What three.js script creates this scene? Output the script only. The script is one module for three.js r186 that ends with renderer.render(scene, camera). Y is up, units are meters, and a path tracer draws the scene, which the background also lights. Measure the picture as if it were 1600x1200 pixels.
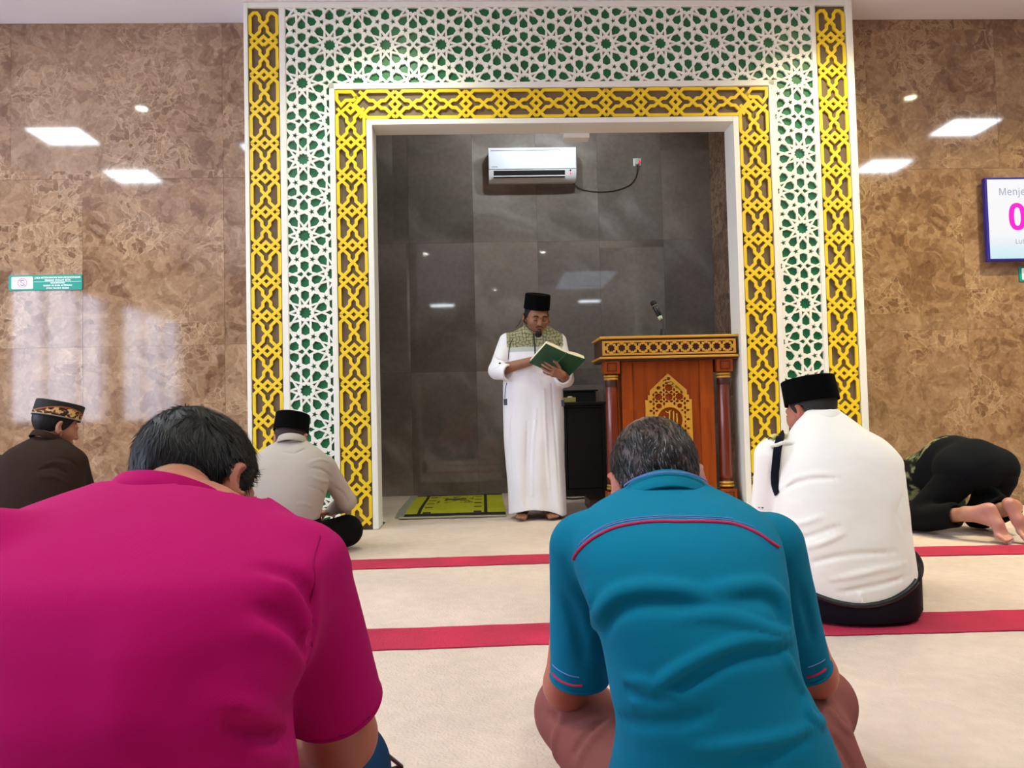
import * as THREE from 'three';
import { RoundedBoxGeometry } from 'three/addons/geometries/RoundedBoxGeometry.js';
import { RectAreaLightUniformsLib } from 'three/addons/lights/RectAreaLightUniformsLib.js';
import { mergeGeometries } from 'three/addons/utils/BufferGeometryUtils.js';

// ---------- camera, sky, large lights, exposure ----------
const scene = new THREE.Scene();
const camera = new THREE.PerspectiveCamera(53.13, 4 / 3, 0.05, 80);
camera.position.set(-0.5261, 0.7656, 5.26);
camera.rotation.set(0.0375, -0.0377, -0.0238, 'YXZ');
camera.updateMatrixWorld();
scene.add(camera);
const renderer = new THREE.WebGLRenderer({ antialias: true });
renderer.toneMapping = THREE.LinearToneMapping;
renderer.toneMappingExposure = 1.48;
renderer.shadowMap.enabled = true;
RectAreaLightUniformsLib.init();
scene.background = new THREE.Color().setRGB(4.4, 4.9, 6.3);      // overcast daylight outside the side windows
const PANEL = { glow: 10.5, color: [0.9, 1.0, 1.06] };           // ceiling LED panels (radiance)
const DOWN = { power: 5, glow: 60, color: [0.97, 1.0, 0.86] };    // small round downlights
const CEIL = 3.643, WALLZ = -0.28, BACKZ = -1.85, XW = 6.4, ZEND = 15;

// ---------- helpers ----------
let seed = 7;
const rnd = () => { seed = (seed * 1664525 + 1013904223) >>> 0; return seed / 4294967296; };
const hash3 = (x, y, z) => { let h = Math.imul(x | 0, 374761393) ^ Math.imul(y | 0, 668265263) ^ Math.imul(z | 0, 2147483647 ^ 0x5bd1e995); h = Math.imul(h ^ (h >>> 13), 1274126177); return ((h ^ (h >>> 16)) >>> 0) / 4294967296; };
const sm = t => t * t * (3 - 2 * t);
const lerp = (a, b, t) => a + (b - a) * t;
const clamp = (x, a, b) => x < a ? a : x > b ? b : x;
const step01 = (a, b, x) => sm(clamp((x - a) / (b - a), 0, 1));
function noise3(x, y, z) {
  const i = Math.floor(x), j = Math.floor(y), k = Math.floor(z), u = sm(x - i), v = sm(y - j), w = sm(z - k);
  const L = (a, b, c) => hash3(i + a, j + b, k + c);
  return lerp(lerp(lerp(L(0, 0, 0), L(1, 0, 0), u), lerp(L(0, 1, 0), L(1, 1, 0), u), v), lerp(lerp(L(0, 0, 1), L(1, 0, 1), u), lerp(L(0, 1, 1), L(1, 1, 1), u), v), w);
}
const fbm = (x, y, z, o = 4) => { let s = 0, a = 0.5, n = 0; for (let i = 0; i < o; i++) { s += a * noise3(x, y, z); n += a; x = x * 2.03 + 7.1; y = y * 2.03 + 3.7; z = z * 2.03 + 1.3; a *= 0.5; } return s / n; };
function worley(x, y, p = 0) {          // F1, F2
  const i = Math.floor(x), j = Math.floor(y); let a = 9, b = 9, id = 0;
  for (let u = -1; u < 2; u++) for (let v = -1; v < 2; v++) {
    const dx = i + u + hash3(i + u, j + v, 11 + p) - x, dy = j + v + hash3(i + u, j + v, 23 + p) - y, d = dx * dx + dy * dy;
    if (d < a) { b = a; a = d; id = hash3(i + u, j + v, 31 + p); } else if (d < b) b = d;
  }
  return [Math.sqrt(a), Math.sqrt(b), id];
}
const names = {};
const numbered = n => { const k = names[n] = (names[n] ?? -1) + 1; return k ? `${n}_${String(k).padStart(3, '0')}` : n; };
function tag(o, label, category, group) { o.userData = { label, category }; if (group) o.userData.group = group; return o; }
function thing(name, label, category, pos = [0, 0, 0], group) { const o = new THREE.Group(); o.name = numbered(name); o.position.set(...pos); scene.add(o); return tag(o, label, category, group); }
function part(name, geo, mat, parent, label) {
  const m = new THREE.Mesh(Array.isArray(geo) ? (geo.length > 1 ? mergeGeometries(geo.map(g => g.index ? g.toNonIndexed() : g)) : geo[0]) : geo, mat);
  m.castShadow = m.receiveShadow = true;
  if (parent === scene) m.name = numbered(name);
  else { const c = parent.userData.__c ??= {}; c[name] = (c[name] ?? -1) + 1; m.name = c[name] ? `${name}_${String(c[name]).padStart(3, '0')}` : name; }
  if (label) m.userData.label = label;
  parent.add(m); return m;
}
function struct(name, geo, mat, parent = scene) { const m = part(name, geo, mat, parent); if (parent === scene) m.userData.kind = 'structure'; return m; }
const mv = (g, x, y, z) => g.translate(x, y, z);
const box = (x0, x1, y0, y1, z0, z1, r = 0) => r ? mv(new RoundedBoxGeometry(x1 - x0, y1 - y0, z1 - z0, 2, r), (x0 + x1) / 2, (y0 + y1) / 2, (z0 + z1) / 2) : mv(new THREE.BoxGeometry(x1 - x0, y1 - y0, z1 - z0), (x0 + x1) / 2, (y0 + y1) / 2, (z0 + z1) / 2);
function uvXY(g, s = 1, ox = 0, oy = 0) { const p = g.attributes.position, n = g.attributes.normal, uv = new Float32Array(p.count * 2); for (let i = 0; i < p.count; i++) { const ax = Math.abs(n.getX(i)), ay = Math.abs(n.getY(i)), az = Math.abs(n.getZ(i)); const [u, v] = az >= ax && az >= ay ? [p.getX(i), p.getY(i)] : ax >= ay ? [p.getZ(i), p.getY(i)] : [p.getX(i), p.getZ(i)]; uv[2 * i] = u * s + ox; uv[2 * i + 1] = v * s + oy; } g.setAttribute('uv', new THREE.BufferAttribute(uv, 2)); return g; }
function dataTex(w, h, f, srgb = true) {
  const d = new Uint8Array(w * h * 4);
  for (let y = 0; y < h; y++) for (let x = 0; x < w; x++) { const c = f(x / w, y / h), o = 4 * (y * w + x); d[o] = clamp(c[0], 0, 255); d[o + 1] = clamp(c[1], 0, 255); d[o + 2] = clamp(c[2], 0, 255); d[o + 3] = 255; }
  const t = new THREE.DataTexture(d, w, h); t.wrapS = t.wrapT = THREE.RepeatWrapping; t.magFilter = t.minFilter = THREE.LinearFilter; if (srgb) t.colorSpace = THREE.SRGBColorSpace; t.needsUpdate = true; return t;
}
const mix3 = (a, b, t) => [lerp(a[0], b[0], t), lerp(a[1], b[1], t), lerp(a[2], b[2], t)];
const std = (o) => new THREE.MeshStandardMaterial(o);
const phys = (o) => new THREE.MeshPhysicalMaterial(o);
// a photograph measurement turned into a point of the room at a known distance z from the portal
const rayM = camera.matrixWorld;
function at(px, py, z) { const d = new THREE.Vector3((px - 800) / 1200, (600 - py) / 1200, -1).transformDirection(rayM), c = camera.position, t = (z - c.z) / d.z; return [c.x + d.x * t, c.y + d.y * t, z]; }

// ---------- materials of the room ----------
function marble(u, v) {                 // mottled brown stone, 3 m of it
  const X = u * 3, Y = v * 3, wx = (fbm(X * 8, Y * 8, 3) - .5) * .16, wy = (fbm(X * 8, Y * 8, 9) - .5) * .16;
  const x = X + wx, y = Y + wy;
  const [a1, b1, id1] = worley(x * 9, y * 9, 1), [a2, b2, id2] = worley(x * 24 + 5, y * 24, 2), [a3, b3] = worley(x * 52, y * 52, 3);
  const e1 = 1 - step01(0, .11, b1 - a1), e2 = 1 - step01(0, .16, b2 - a2), e3 = 1 - step01(0, .26, b3 - a3);
  const big = fbm(X * 1.1, Y * 1.1, 17), patch = step01(.42, .62, fbm(x * 3.1, y * 3.1, 29, 3));
  let c = mix3([128, 97, 72], [182, 148, 116], .25 + .75 * fbm(x * 9, y * 9, 5));
  c = mix3(c, [104, 74, 55], .6 * (1 - patch) * step01(.3, .9, id1));
  c = mix3(c, mix3([96, 68, 50], [190, 158, 126], id2), .3 + .25 * patch);
  c = mix3(c, [206, 178, 144], clamp(.42 * e1 * (.25 + patch) + .5 * e2 * (.15 + patch) + .42 * e3 * patch * step01(.4, .7, fbm(x * 5, y * 5, 41, 2)), 0, .8));
  c = mix3(c, [188, 160, 130], .35 * step01(.5, .75, big));
  const spot = step01(.8, .86, noise3(x * 24, y * 24, 77)); c = mix3(c, [214, 196, 172], .22 * spot);
  const g = (fbm(X * 60, Y * 60, 51, 2) - .5) * 22; return [c[0] + g, c[1] + g, c[2] + g];
}
const marbleTex = dataTex(1024, 1024, marble);
const marbleMat = phys({ map: marbleTex, roughness: .06, ior: 1.62 });
const graniteTex = dataTex(512, 512, (u, v) => {
  const x = u * 4, y = v * 4, w = fbm(x * 1.3, y * 1.3, 5) * 2.5;
  const s = fbm(x * 1.1 + w, y * 1.9 - w * .7, 13, 5), streak = step01(.52, .8, fbm(x * 1.5 + y * 2.2 + w, y * .9 - x * .6, 3, 4));
  let c = mix3([104, 96, 87], [150, 141, 130], s); c = mix3(c, [186, 180, 172], .6 * streak); c = mix3(c, [84, 76, 66], .5 * step01(.5, .75, fbm(x * .9 + 9, y * 1.1 + w * .5, 21, 4)));
  const g = (fbm(x * 40, y * 40, 2, 2) - .5) * 14; return [c[0] + g, c[1] + g, c[2] + g];
});
const graniteMat = phys({ map: graniteTex, roughness: .035 });
const paint = std({ color: 0xe9e7ea, roughness: .85 });
const whitePaint = std({ color: 0xeeeee4, roughness: .5 });
const grout = std({ color: 0x4a4038, roughness: .9 });
const darkGrout = std({ color: 0x3a3836, roughness: .9 });

// slabs laid over a wall: a child mesh each, with a random window of the stone on it
function slabs(wall, mat, size, xs, ys, z, tone = 0.06) {
  for (let j = 0; j + 1 < ys.length; j++) {
    const row = typeof xs === 'function' ? xs(j) : xs;
    for (let i = 0; i + 1 < row.length; i++) {
      if (row[i + 1] - row[i] < .02) continue;
      const d = .0007, g = box(row[i] + d, row[i + 1] - d, ys[j] + d, ys[j + 1] - d, z, z + .012 + rnd() * .0006);
      uvXY(g, 1 / size, rnd(), rnd()); part('slab', g, mat[Math.floor(rnd() * mat.length)], wall);
    }
  }
}
const tones = (m, list) => list.map(k => { const c = m.clone(); c.color = new THREE.Color().setRGB(...k); return c; });
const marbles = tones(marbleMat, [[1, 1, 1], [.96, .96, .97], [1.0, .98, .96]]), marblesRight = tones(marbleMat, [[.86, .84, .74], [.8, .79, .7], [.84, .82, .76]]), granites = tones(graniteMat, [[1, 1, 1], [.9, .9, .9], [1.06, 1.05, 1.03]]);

// ---------- shell ----------
const floor = struct('floor', box(-XW - .2, XW + .2, -.2, -.008, -2.1, ZEND + .2), std({ color: 0x8d8778, roughness: .9 }));
const ceiling = struct('ceiling', box(-XW - .2, XW + .2, CEIL, CEIL + .2, -2.1, ZEND + .2), paint);
// front wall: left and right of the opening and above it
const OPL = -1.2526, OPR = 1.2714, OPH = 2.7753, NL = -2.05, NR = 1.66;
const wallFront = struct('wall_front', [box(-XW, OPL - .12, -.01, CEIL, -.34, WALLZ - .012), box(OPR + .12, XW, -.01, CEIL, -.34, WALLZ - .012), box(OPL - .12, OPR + .12, OPH + .07, CEIL, -.34, WALLZ - .012)], grout);
const colsL = [-XW], colsR = [];
{ const ys = [0, 1.303, 2.507, CEIL - .002];
  const left = j => [-XW, -6.33, -5.34, -4.35, -3.355, -2.361, -1.9].map((x, i, a) => i > 0 && i < 6 && j === 2 ? x + .0 : x);
  const leftTop = [-XW, -5.84, -4.85, -3.855, -2.361, -1.9];
  slabs(wallFront, marbles, 3, j => j === 2 ? leftTop : left(j), ys, WALLZ - .012);
  slabs(wallFront, marblesRight, 3, j => j === 2 ? [1.9, 2.38, 3.369, 4.36, 5.35, XW] : [1.9, 2.08, 3.067, 4.06, 5.05, 6.04, XW], ys, WALLZ - .012);
}
const wallLeftMat = std({ color: 0x5f4b3a, roughness: .5 });
// left wall with three large windows, right wall, back wall
const wins = [[1.0, 3.6], [4.0, 6.6], [7.0, 9.6]], WY = [.75, 2.75];
{ const g = [box(-XW - .2, -XW, 0, WY[0], -.6, ZEND), box(-XW - .2, -XW, WY[1], CEIL, -.6, ZEND)]; let z = -.6;
  for (const [a, b] of wins) { g.push(box(-XW - .2, -XW, WY[0], WY[1], z, a)); z = b; } g.push(box(-XW - .2, -XW, WY[0], WY[1], z, ZEND));
  struct('wall_left', g, wallLeftMat);
  const frameMat = std({ color: 0xdadada, roughness: .4, metalness: .3 }), glassMat = phys({ color: 0xffffff, roughness: .02, transmission: 1, thickness: 0 });
  wins.forEach(([a, b], i) => {
    const w = new THREE.Group(); w.name = `window_${i + 1}`; w.userData.kind = 'structure'; scene.add(w);
    const X0 = -XW - .13, X1 = -XW - .07, t = .05, fr = [box(X0, X1, WY[0], WY[0] + t, a, b), box(X0, X1, WY[1] - t, WY[1], a, b)], n = 3;
    for (let k = 0; k <= n; k++) { const z = lerp(a + t / 2, b - t / 2, k / n); fr.push(box(X0, X1, WY[0], WY[1], z - t / 2, z + t / 2)); }
    part('window_frame', fr, frameMat, w);
    for (let k = 0; k < n; k++) part('pane', box(-XW - .103, -XW - .097, WY[0] + t, WY[1] - t, lerp(a + t / 2, b - t / 2, k / n) + t / 2, lerp(a + t / 2, b - t / 2, (k + 1) / n) - t / 2), glassMat, w);
  });
}
struct('wall_right', box(XW, XW + .2, 0, CEIL, -.6, ZEND), wallLeftMat);
struct('wall_rear', box(-XW - .2, XW + .2, 0, CEIL, ZEND, ZEND + .2), wallLeftMat);
// the niche behind the opening
const wallNiche = struct('wall_niche', box(NL - .2, NR + .2, -.01, CEIL, BACKZ - .2, BACKZ - .012), darkGrout);
slabs(wallNiche, granites, 4, [NL, -1.786, -1.185, -.585, .012, .592, 1.198, NR], [0, 1.158, 2.359, 3.56, CEIL - .002], BACKZ - .012);
const nicheLeft = struct('wall_niche_left', box(NL - .2, NL - .012, -.01, CEIL, BACKZ, -.34), grout);
const nicheRight = struct('wall_niche_right', box(NR + .012, NR + .2, -.01, CEIL, BACKZ, -.34), grout);
for (const [w, x0, x1] of [[nicheLeft, NL - .012, NL], [nicheRight, NR, NR + .012]]) for (const [y0, y1] of [[0, 1.158], [1.158, 2.359], [2.359, CEIL - .002]]) for (const [z0, z1] of [[BACKZ, -1.2], [-1.2, -.345]])
  part('slab', uvXY(box(x0, x1, y0 + .001, y1 - .001, z0 + .001, z1 - .001), 1 / 3, rnd(), rnd()), marbles[1], w);

// ---------- carpet ----------
const pile = dataTex(256, 256, (u, v) => { const n = 128 + 190 * (fbm(u * 90, v * 90, 4, 3) - .5); return [n, n, n]; }, false);
const wearTex = dataTex(512, 512, (u, v) => { const t = fbm(u * 14, v * 14, 8, 5), f = fbm(u * 150, v * 150, 2, 2); const k = .9 + .13 * t + .06 * (f - .5); return [208 * k, 190 * k, 177 * k]; });
const redTex = dataTex(256, 256, (u, v) => { const t = fbm(u * 12, v * 12, 6, 4), k = .82 + .34 * t; return [176 * k, 32 * k, 66 * k]; });
const carpet = thing('carpet', 'beige prayer carpet covering the whole floor, with crimson row stripes', 'carpet');
function carpetMat(map, rep) { const m = map.clone(); m.needsUpdate = true; m.repeat.set(rep, rep); const b = pile.clone(); b.needsUpdate = true; b.repeat.set(2.2, 2.2); return std({ map: m, roughness: 1, bumpMap: b, bumpScale: .004 }); }
const floorY = z => .03 * step01(-.25, -.75, z);          // the niche floor lies a little higher
{ const piece = (x0, x1, z0, z1, nx, nz) => { const g = new THREE.PlaneGeometry(x1 - x0, z1 - z0, nx, nz).rotateX(-Math.PI / 2).translate((x0 + x1) / 2, 0, (z0 + z1) / 2), p = g.attributes.position;
    for (let i = 0; i < p.count; i++) p.setY(i, floorY(p.getZ(i)) - .004 + .004 * fbm(p.getX(i) * 2.2, 0, p.getZ(i) * 3.1, 3)); g.computeVertexNormals(); return uvXY(g); };
  part('pile', [piece(-XW + .003, XW - .003, .003, ZEND - .003, 90, 110), piece(-XW + .003, -2.125, WALLZ + .004, .003, 20, 2), piece(2.157, XW - .003, WALLZ + .004, .003, 20, 2), piece(OPL + .003, OPR - .003, -.345, .003, 14, 6), piece(NL + .003, NR - .003, BACKZ + .003, -.345, 20, 16)], carpetMat(wearTex, .22), carpet);
  const rm = carpetMat(redTex, .5);
  for (const [z0, w, tilt] of [[1.108, .245, .066], [2.455, .25, .026], [3.78, .25, 0], [5.1, .25, 0], [6.42, .25, 0], [7.74, .25, 0], [9.06, .25, 0]]) {
    const s = new THREE.Shape(), n = 260, X = XW - .01, e = (x, k) => (fbm(x * 9, k, z0, 3) - .5) * .014 + (noise3(x * 60, k, z0) - .5) * .008 + tilt * Math.max(0, x);
    for (let i = 0; i <= n; i++) { const x = lerp(-X, X, i / n); s[i ? 'lineTo' : 'moveTo'](x, -(z0 + w) - e(x, 3)); } for (let i = n; i >= 0; i--) { const x = lerp(-X, X, i / n); s.lineTo(x, -z0 - e(x, 9)); }
    const g2 = new THREE.ExtrudeGeometry(s, { depth: .003, bevelEnabled: false }).rotateX(-Math.PI / 2); uvXY(g2);
    part('stripe', g2, rm, carpet, 'crimson stripe');
  }
}

// ---------- ceiling lamps ----------
const panelFrame = std({ color: 0xf2f2f2, roughness: .5 });
const panelGlow = std({ color: 0x222222, emissive: new THREE.Color().setRGB(...PANEL.color), emissiveIntensity: PANEL.glow });
function panel(x, z, w, d, label) {
  const t = thing('ceiling_light', label, 'light', [x, CEIL, z], 'square panel lights in the ceiling of the prayer hall'), f = .02;
  part('frame', [box(-w / 2 - f, w / 2 + f, -.018, -.0005, -d / 2 - f, -d / 2), box(-w / 2 - f, w / 2 + f, -.018, -.0005, d / 2, d / 2 + f), box(-w / 2 - f, -w / 2, -.018, -.0005, -d / 2, d / 2), box(w / 2, w / 2 + f, -.018, -.0005, -d / 2, d / 2)], panelFrame, t);
  part('diffuser', box(-w / 2, w / 2, -.012, -.001, -d / 2, d / 2), panelGlow, t);
  const l = new THREE.RectAreaLight(new THREE.Color().setRGB(...PANEL.color), PANEL.glow, w, d); l.position.set(0, -.02, 0); l.rotation.x = -Math.PI / 2; l.name = 'panel_light'; t.add(l);
}
const PL = 'white square LED panel light in the hall ceiling';
for (const [x, z] of [[-4.65, 1.9], [-4.55, 3.2], [4.55, 1.9], [4.35, 3.15], [-2.75, 2.4], [3.15, 2.4], [-2.75, 4.1], [3.15, 4.1]]) panel(x, z, .5, .45, PL);
for (const [x, z] of [[-1.55, 11.2]]) panel(x, z, .6, .35, PL);
panel(2.3, 10.9, .55, .3, PL);
{ const w = 1.1, d = 2.2, t = thing('ceiling_light', 'large dim recessed light box in the hall ceiling behind us', 'light', [1.75, CEIL, 7.7]); part('frame', [box(-w / 2 - .03, w / 2 + .03, -.02, -.0005, -d / 2 - .03, -d / 2), box(-w / 2 - .03, w / 2 + .03, -.02, -.0005, d / 2, d / 2 + .03), box(-w / 2 - .03, -w / 2, -.02, -.0005, -d / 2, d / 2), box(w / 2, w / 2 + .03, -.02, -.0005, -d / 2, d / 2)], panelFrame, t); part('diffuser', box(-w / 2, w / 2, -.014, -.001, -d / 2, d / 2), std({ color: 0x333333, emissive: new THREE.Color().setRGB(.8, .95, 1.2), emissiveIntensity: .8 }), t); const l = new THREE.RectAreaLight(new THREE.Color().setRGB(.8, .95, 1.2), .8, w, d); l.position.y = -.022; l.rotation.x = -Math.PI / 2; l.name = 'box_light'; t.add(l); }
const dlBody = std({ color: 0xe8e8e8, roughness: .35, metalness: .2 });
function downlight(x, z, power, color, label, aim) { const grp = z < 0 ? 'round downlights in the niche ceiling' : 'round downlights in the hall ceiling';
  const t = thing('downlight', label, 'light', [x, CEIL, z], grp);
  part('trim_ring', new THREE.LatheGeometry([[.048, 0], [.062, 0], [.064, -.006], [.052, -.012], [.046, -.004]].map(p => new THREE.Vector2(...p)), 32), dlBody, t);
  part('lens', new THREE.CylinderGeometry(.046, .046, .004, 32).translate(0, -.003, 0), std({ color: 0x222222, emissive: new THREE.Color().setRGB(...color), emissiveIntensity: DOWN.glow }), t);
  const l = new THREE.SpotLight(new THREE.Color().setRGB(...color), power, 0, 1.15, .9, 2); l.position.set(0, -.02, 0); l.castShadow = true; l.shadow.radius = 3; l.name = 'downlight_beam';
  const tg = new THREE.Object3D(); tg.name = 'downlight_aim'; tg.position.set(...(aim ?? [0, -2, 0])); t.add(tg); l.target = tg; t.add(l);
}
const warm = DOWN.color, cool = [.86, .94, 1.0], warmest = [1, .86, .5], greenish = [.93, 1, .72];
const DL = 'small round downlight in the hall ceiling';
downlight(-3.6, 1.25, 9, warm, DL); downlight(3.55, 1.15, 26, warmest, DL); downlight(-1.1, .55, 7, greenish, DL); downlight(1.95, .6, 10, warmest, DL);
downlight(-1.5, 6.0 - 1.3, 8, warm, DL); downlight(.6, 4.7, 8, warm, DL); downlight(-.2, 8.8, 8, warm, DL);
downlight(-.1, BACKZ + 1.25, 3.0, cool, 'small round downlight in the niche ceiling', [.06, -.6, -1.1]); downlight(.34, BACKZ + 1.25, 3.0, cool, 'small round downlight in the niche ceiling', [-.25, -.6, -1.1]);

// ---------- portal round the niche ----------
const portal = thing('mihrab_surround', 'tall white portal around the niche with green star lattice and yellow strapwork bands', 'portal');
const PXL = -2.1215, PXR = 2.1537, JB = -.205;      // outer edges, back of the jambs
const backGreen = std({ color: 0x0b6a3c, roughness: .38 }), backBrown = std({ color: 0x6b5a47, roughness: .6 }), yellow = std({ color: 0xf2cf22, roughness: .42 }), latticeWhite = std({ color: 0xf0f0e6, roughness: .5 });
{
  const F = 0, B = WALLZ + .002;       // front face and back
  // members of the white frame, each a part: outer, middle, inner
  const yl = [-2.0935, -1.8805], gl = [-1.8385, -1.5425], yi = [-1.5065, -1.2916];    // panel openings on the left: yellow, green, inner yellow
  const yr = [1.8865, 2.1045], gr = [1.5725, 1.8555], yir = [1.3105, 1.5325];
  const YT = 3.604, GB = 3.0694, IT = 3.0285, IB = 2.8125;
  const w = (...a) => part('frame_member', box(...a, .003), whitePaint, portal);
  w(PXL, yl[0], 0, CEIL - .001, B, F); w(yl[1], gl[0], 0, YT, B, F); w(gl[1], yi[0], 0, GB, B, F); w(yi[1], OPL, 0, IB, JB, F);
  w(yr[1], PXR, 0, CEIL - .001, B, F); w(gr[1], yr[0], 0, YT, B, F); w(yir[1], gr[0], 0, GB, B, F); w(OPR, yir[0], 0, IB, JB, F);
  w(yl[0], yr[1], YT, CEIL - .001, B, F); w(gl[1], gr[0], IT, GB, B, F); w(OPL, OPR, OPH, IB, JB, F);
  // backing boards
  const R = -.022, R0 = -.06;
  for (const [a, b] of [yl, yr]) part('backing_board', box(a, b, 0, YT, R0, R), backBrown, portal, 'brown backing board');
  part('backing_board', [box(yi[0], yi[1], 0, IB, R0, R), box(yir[0], yir[1], 0, IB, R0, R), box(yi[0], yir[1], IB, IT, R0, R)], backBrown, portal, 'brown backing board');
  part('backing_board', [box(gl[0], gl[1], 0, GB, R0, R), box(gr[0], gr[1], 0, GB, R0, R), box(gl[0], gr[1], GB, YT, R0, R)], backGreen, portal, 'green backing board');

  // --- ten-fold star lattice: the openings of one rosette, unit = half the distance of touching rosettes (37 px)
  const U = 37, P = (r, deg) => [r / U * Math.sin(deg * Math.PI / 180), r / U * Math.cos(deg * Math.PI / 180)];
  const rot = (pts, deg) => { const c = Math.cos(deg * Math.PI / 180), s = Math.sin(deg * Math.PI / 180); return pts.map(([x, y]) => [x * c + y * s, -x * s + y * c]); };
  const holesOf = [];
  { const st = []; for (let k = 0; k < 10; k++) { st.push(P(9.2, 36 * k), P(7.2, 36 * k + 18)); } holesOf.push(st);
    const petal = [[0, 17.6], [5.7, 24.3], [5.7, 31.7], [0, 34.1], [-5.7, 31.7], [-5.7, 24.3]].map(p => [p[0] / U, p[1] / U]);
    const dart = [[0, 19.6], [1.75, 13.2], [0, 14.2], [-1.75, 13.2]].map(p => [p[0] / U, p[1] / U]);
    for (let k = 0; k < 10; k++) { holesOf.push(rot(petal, 36 * k)); holesOf.push(rot(dart, 36 * k + 18)); }
    // small stars at the corners, except the two at the waists
    for (const k of [18, 54, 126, 162, 198, 234, 306, 342]) {
      const c = P(38.9, k), s = []; const d0 = (k === 54 || k === 126) ? -90 : (k === 306 || k === 234) ? 90 : (k === 18 || k === 162) ? -90 : 90;
      for (let i = 0; i < 5; i++) { s.push(P(4.3, d0 + 72 * i), P(1.75, d0 + 72 * i + 36)); }
      holesOf.push(s.map(p => [p[0] + c[0], p[1] + c[1]]));
    }
    // bow-tie between this rosette and its right neighbour
    const cx = 43.5 / U, sh = [[0, 3.9], [5.8, 10], [5.8, 17.6], [0, 19.9], [-5.8, 17.6], [-5.8, 10]], di = [[10.9, 0], [5.4, 2.9], [3, 0], [5.4, -2.9]];
    for (const s of [1, -1]) { holesOf.push(sh.map(p => [cx + p[0] / U, s * p[1] / U])); holesOf.push(di.map(p => [cx + s * p[0] / U, p[1] / U])); }
  }
  const clip = (poly, ax, lim, sgn) => { const o = []; for (let i = 0; i < poly.length; i++) { const a = poly[i], b = poly[(i + 1) % poly.length], da = sgn * (lim - a[ax]), db = sgn * (lim - b[ax]); if (da >= 0) o.push(a); if ((da >= 0) !== (db >= 0)) { const t = da / (da - db); o.push([lerp(a[0], b[0], t), lerp(a[1], b[1], t)]); } } return o; };
  const area = p => { let s = 0; for (let i = 0; i < p.length; i++) { const a = p[i], b = p[(i + 1) % p.length]; s += a[0] * b[1] - a[1] * b[0]; } return s / 2; };
  const seen = new Set();
  function lattice(x0, x1, xi0, xi1, yi, y1) { const y0 = 0;
    // rosettes: measured 0.3852 m apart sideways, rows 0.265 m apart, shifted by half
    const sx = .3852, sy = .2655, sc = sx / 2 / (43.5 / U), cx0 = -1.7275, cy0 = 3.074, e = .0015;
    const s = new THREE.Shape([[x0, 0], [xi0, 0], [xi0, yi], [xi1, yi], [xi1, 0], [x1, 0], [x1, y1], [x0, y1]].map(p => new THREE.Vector2(...p)));
    seen.clear();
    for (let r = -14; r < 6; r++) for (let c = -2; c < 12; c++) {
      const cx = cx0 + sx * (c + (r & 1 ? .5 : 0)), cy = cy0 + sy * r; if (cx < x0 - .4 || cx > x1 + .4 || cy < y0 - .4 || cy > y1 + .4) continue;
      for (const h of holesOf) {
        const gx = h.reduce((a, q) => a + q[0], 0) / h.length, gy = h.reduce((a, q) => a + q[1], 0) / h.length, gw = h.length === 6 ? 1.1 : h.length === 20 ? 1.06 : h.length === 10 ? 1.25 : 1.3;
        let p = h.map(q => [gx + (q[0] - gx) * gw, gy + (q[1] - gy) * gw]).map(q => [cx + q[0] * sc, cy + q[1] * sc * (sy * 2 / sx / 1.376)]);
        const kx = p.reduce((a, q) => a + q[0], 0) / p.length, ky = p.reduce((a, q) => a + q[1], 0) / p.length;
        const key = Math.round(kx * 60) + '_' + Math.round(ky * 60); let dup = false; for (let i = -1; i < 2 && !dup; i++) for (let j = -1; j < 2; j++) if (seen.has((Math.round(kx * 60) + i) + '_' + (Math.round(ky * 60) + j))) { dup = true; break; }
        if (dup && p.length === 10 && Math.abs(area(p)) < .0012) continue;
        if (p.length === 10) seen.add(key);
        const lim4 = [[0, x0 + e, -1], [0, x1 - e, 1], [1, y0 + e, -1], [1, y1 - e, 1]];
        if (p.some(q => q[0] > xi0 - e && q[0] < xi1 + e && q[1] < yi + e) ) { if (ky > yi) lim4.push([1, yi + e, -1]); else if (kx < xi0 + .03) lim4.push([0, xi0 - e, 1]); else if (kx > xi1 - .03) lim4.push([0, xi1 + e, -1]); else continue; }
        for (const [ax, lim, sg] of lim4) { p = clip(p, ax, lim, sg); if (p.length < 3) break; }
        if (p.length < 3 || Math.abs(area(p)) < 4e-6) continue;
        if (area(p) > 0) p.reverse();
        s.holes.push(new THREE.Path(p.map(q => new THREE.Vector2(...q))));
      }
    }
    return new THREE.ExtrudeGeometry(s, { depth: .016, bevelEnabled: false }).translate(0, 0, -.0215);
  }
  part('star_lattice', lattice(gl[0], gr[1], gl[1], gr[0], GB, YT), latticeWhite, portal, 'white star lattice');

  // --- yellow strapwork: ribbons with mitred corners; units of the measured motif (1 unit = period / 548)
  function ribbon(pts, w, closed, z) {
    const off = (sgn) => pts.map((p, i) => { const n = pts.length, a = closed ? pts[(i + n - 1) % n] : pts[Math.max(i - 1, 0)], b = closed ? pts[(i + 1) % n] : pts[Math.min(i + 1, n - 1)];
      const nrm = (u, v) => { const dx = v[0] - u[0], dy = v[1] - u[1], l = Math.hypot(dx, dy) || 1; return [-dy / l, dx / l, l]; };
      let n1 = nrm(a, p), n2 = nrm(p, b); if (a === p) n1 = n2; if (b === p) n2 = n1; const mx = n1[0] + n2[0], my = n1[1] + n2[1], k = sgn * w / (mx * n1[0] + my * n1[1] || 1); return [p[0] + mx * k / 1, p[1] + my * k / 1]; });
    const V = a => a.map(p => new THREE.Vector2(...p)); const A = off(.5), Bq = off(-.5); let s;
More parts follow.
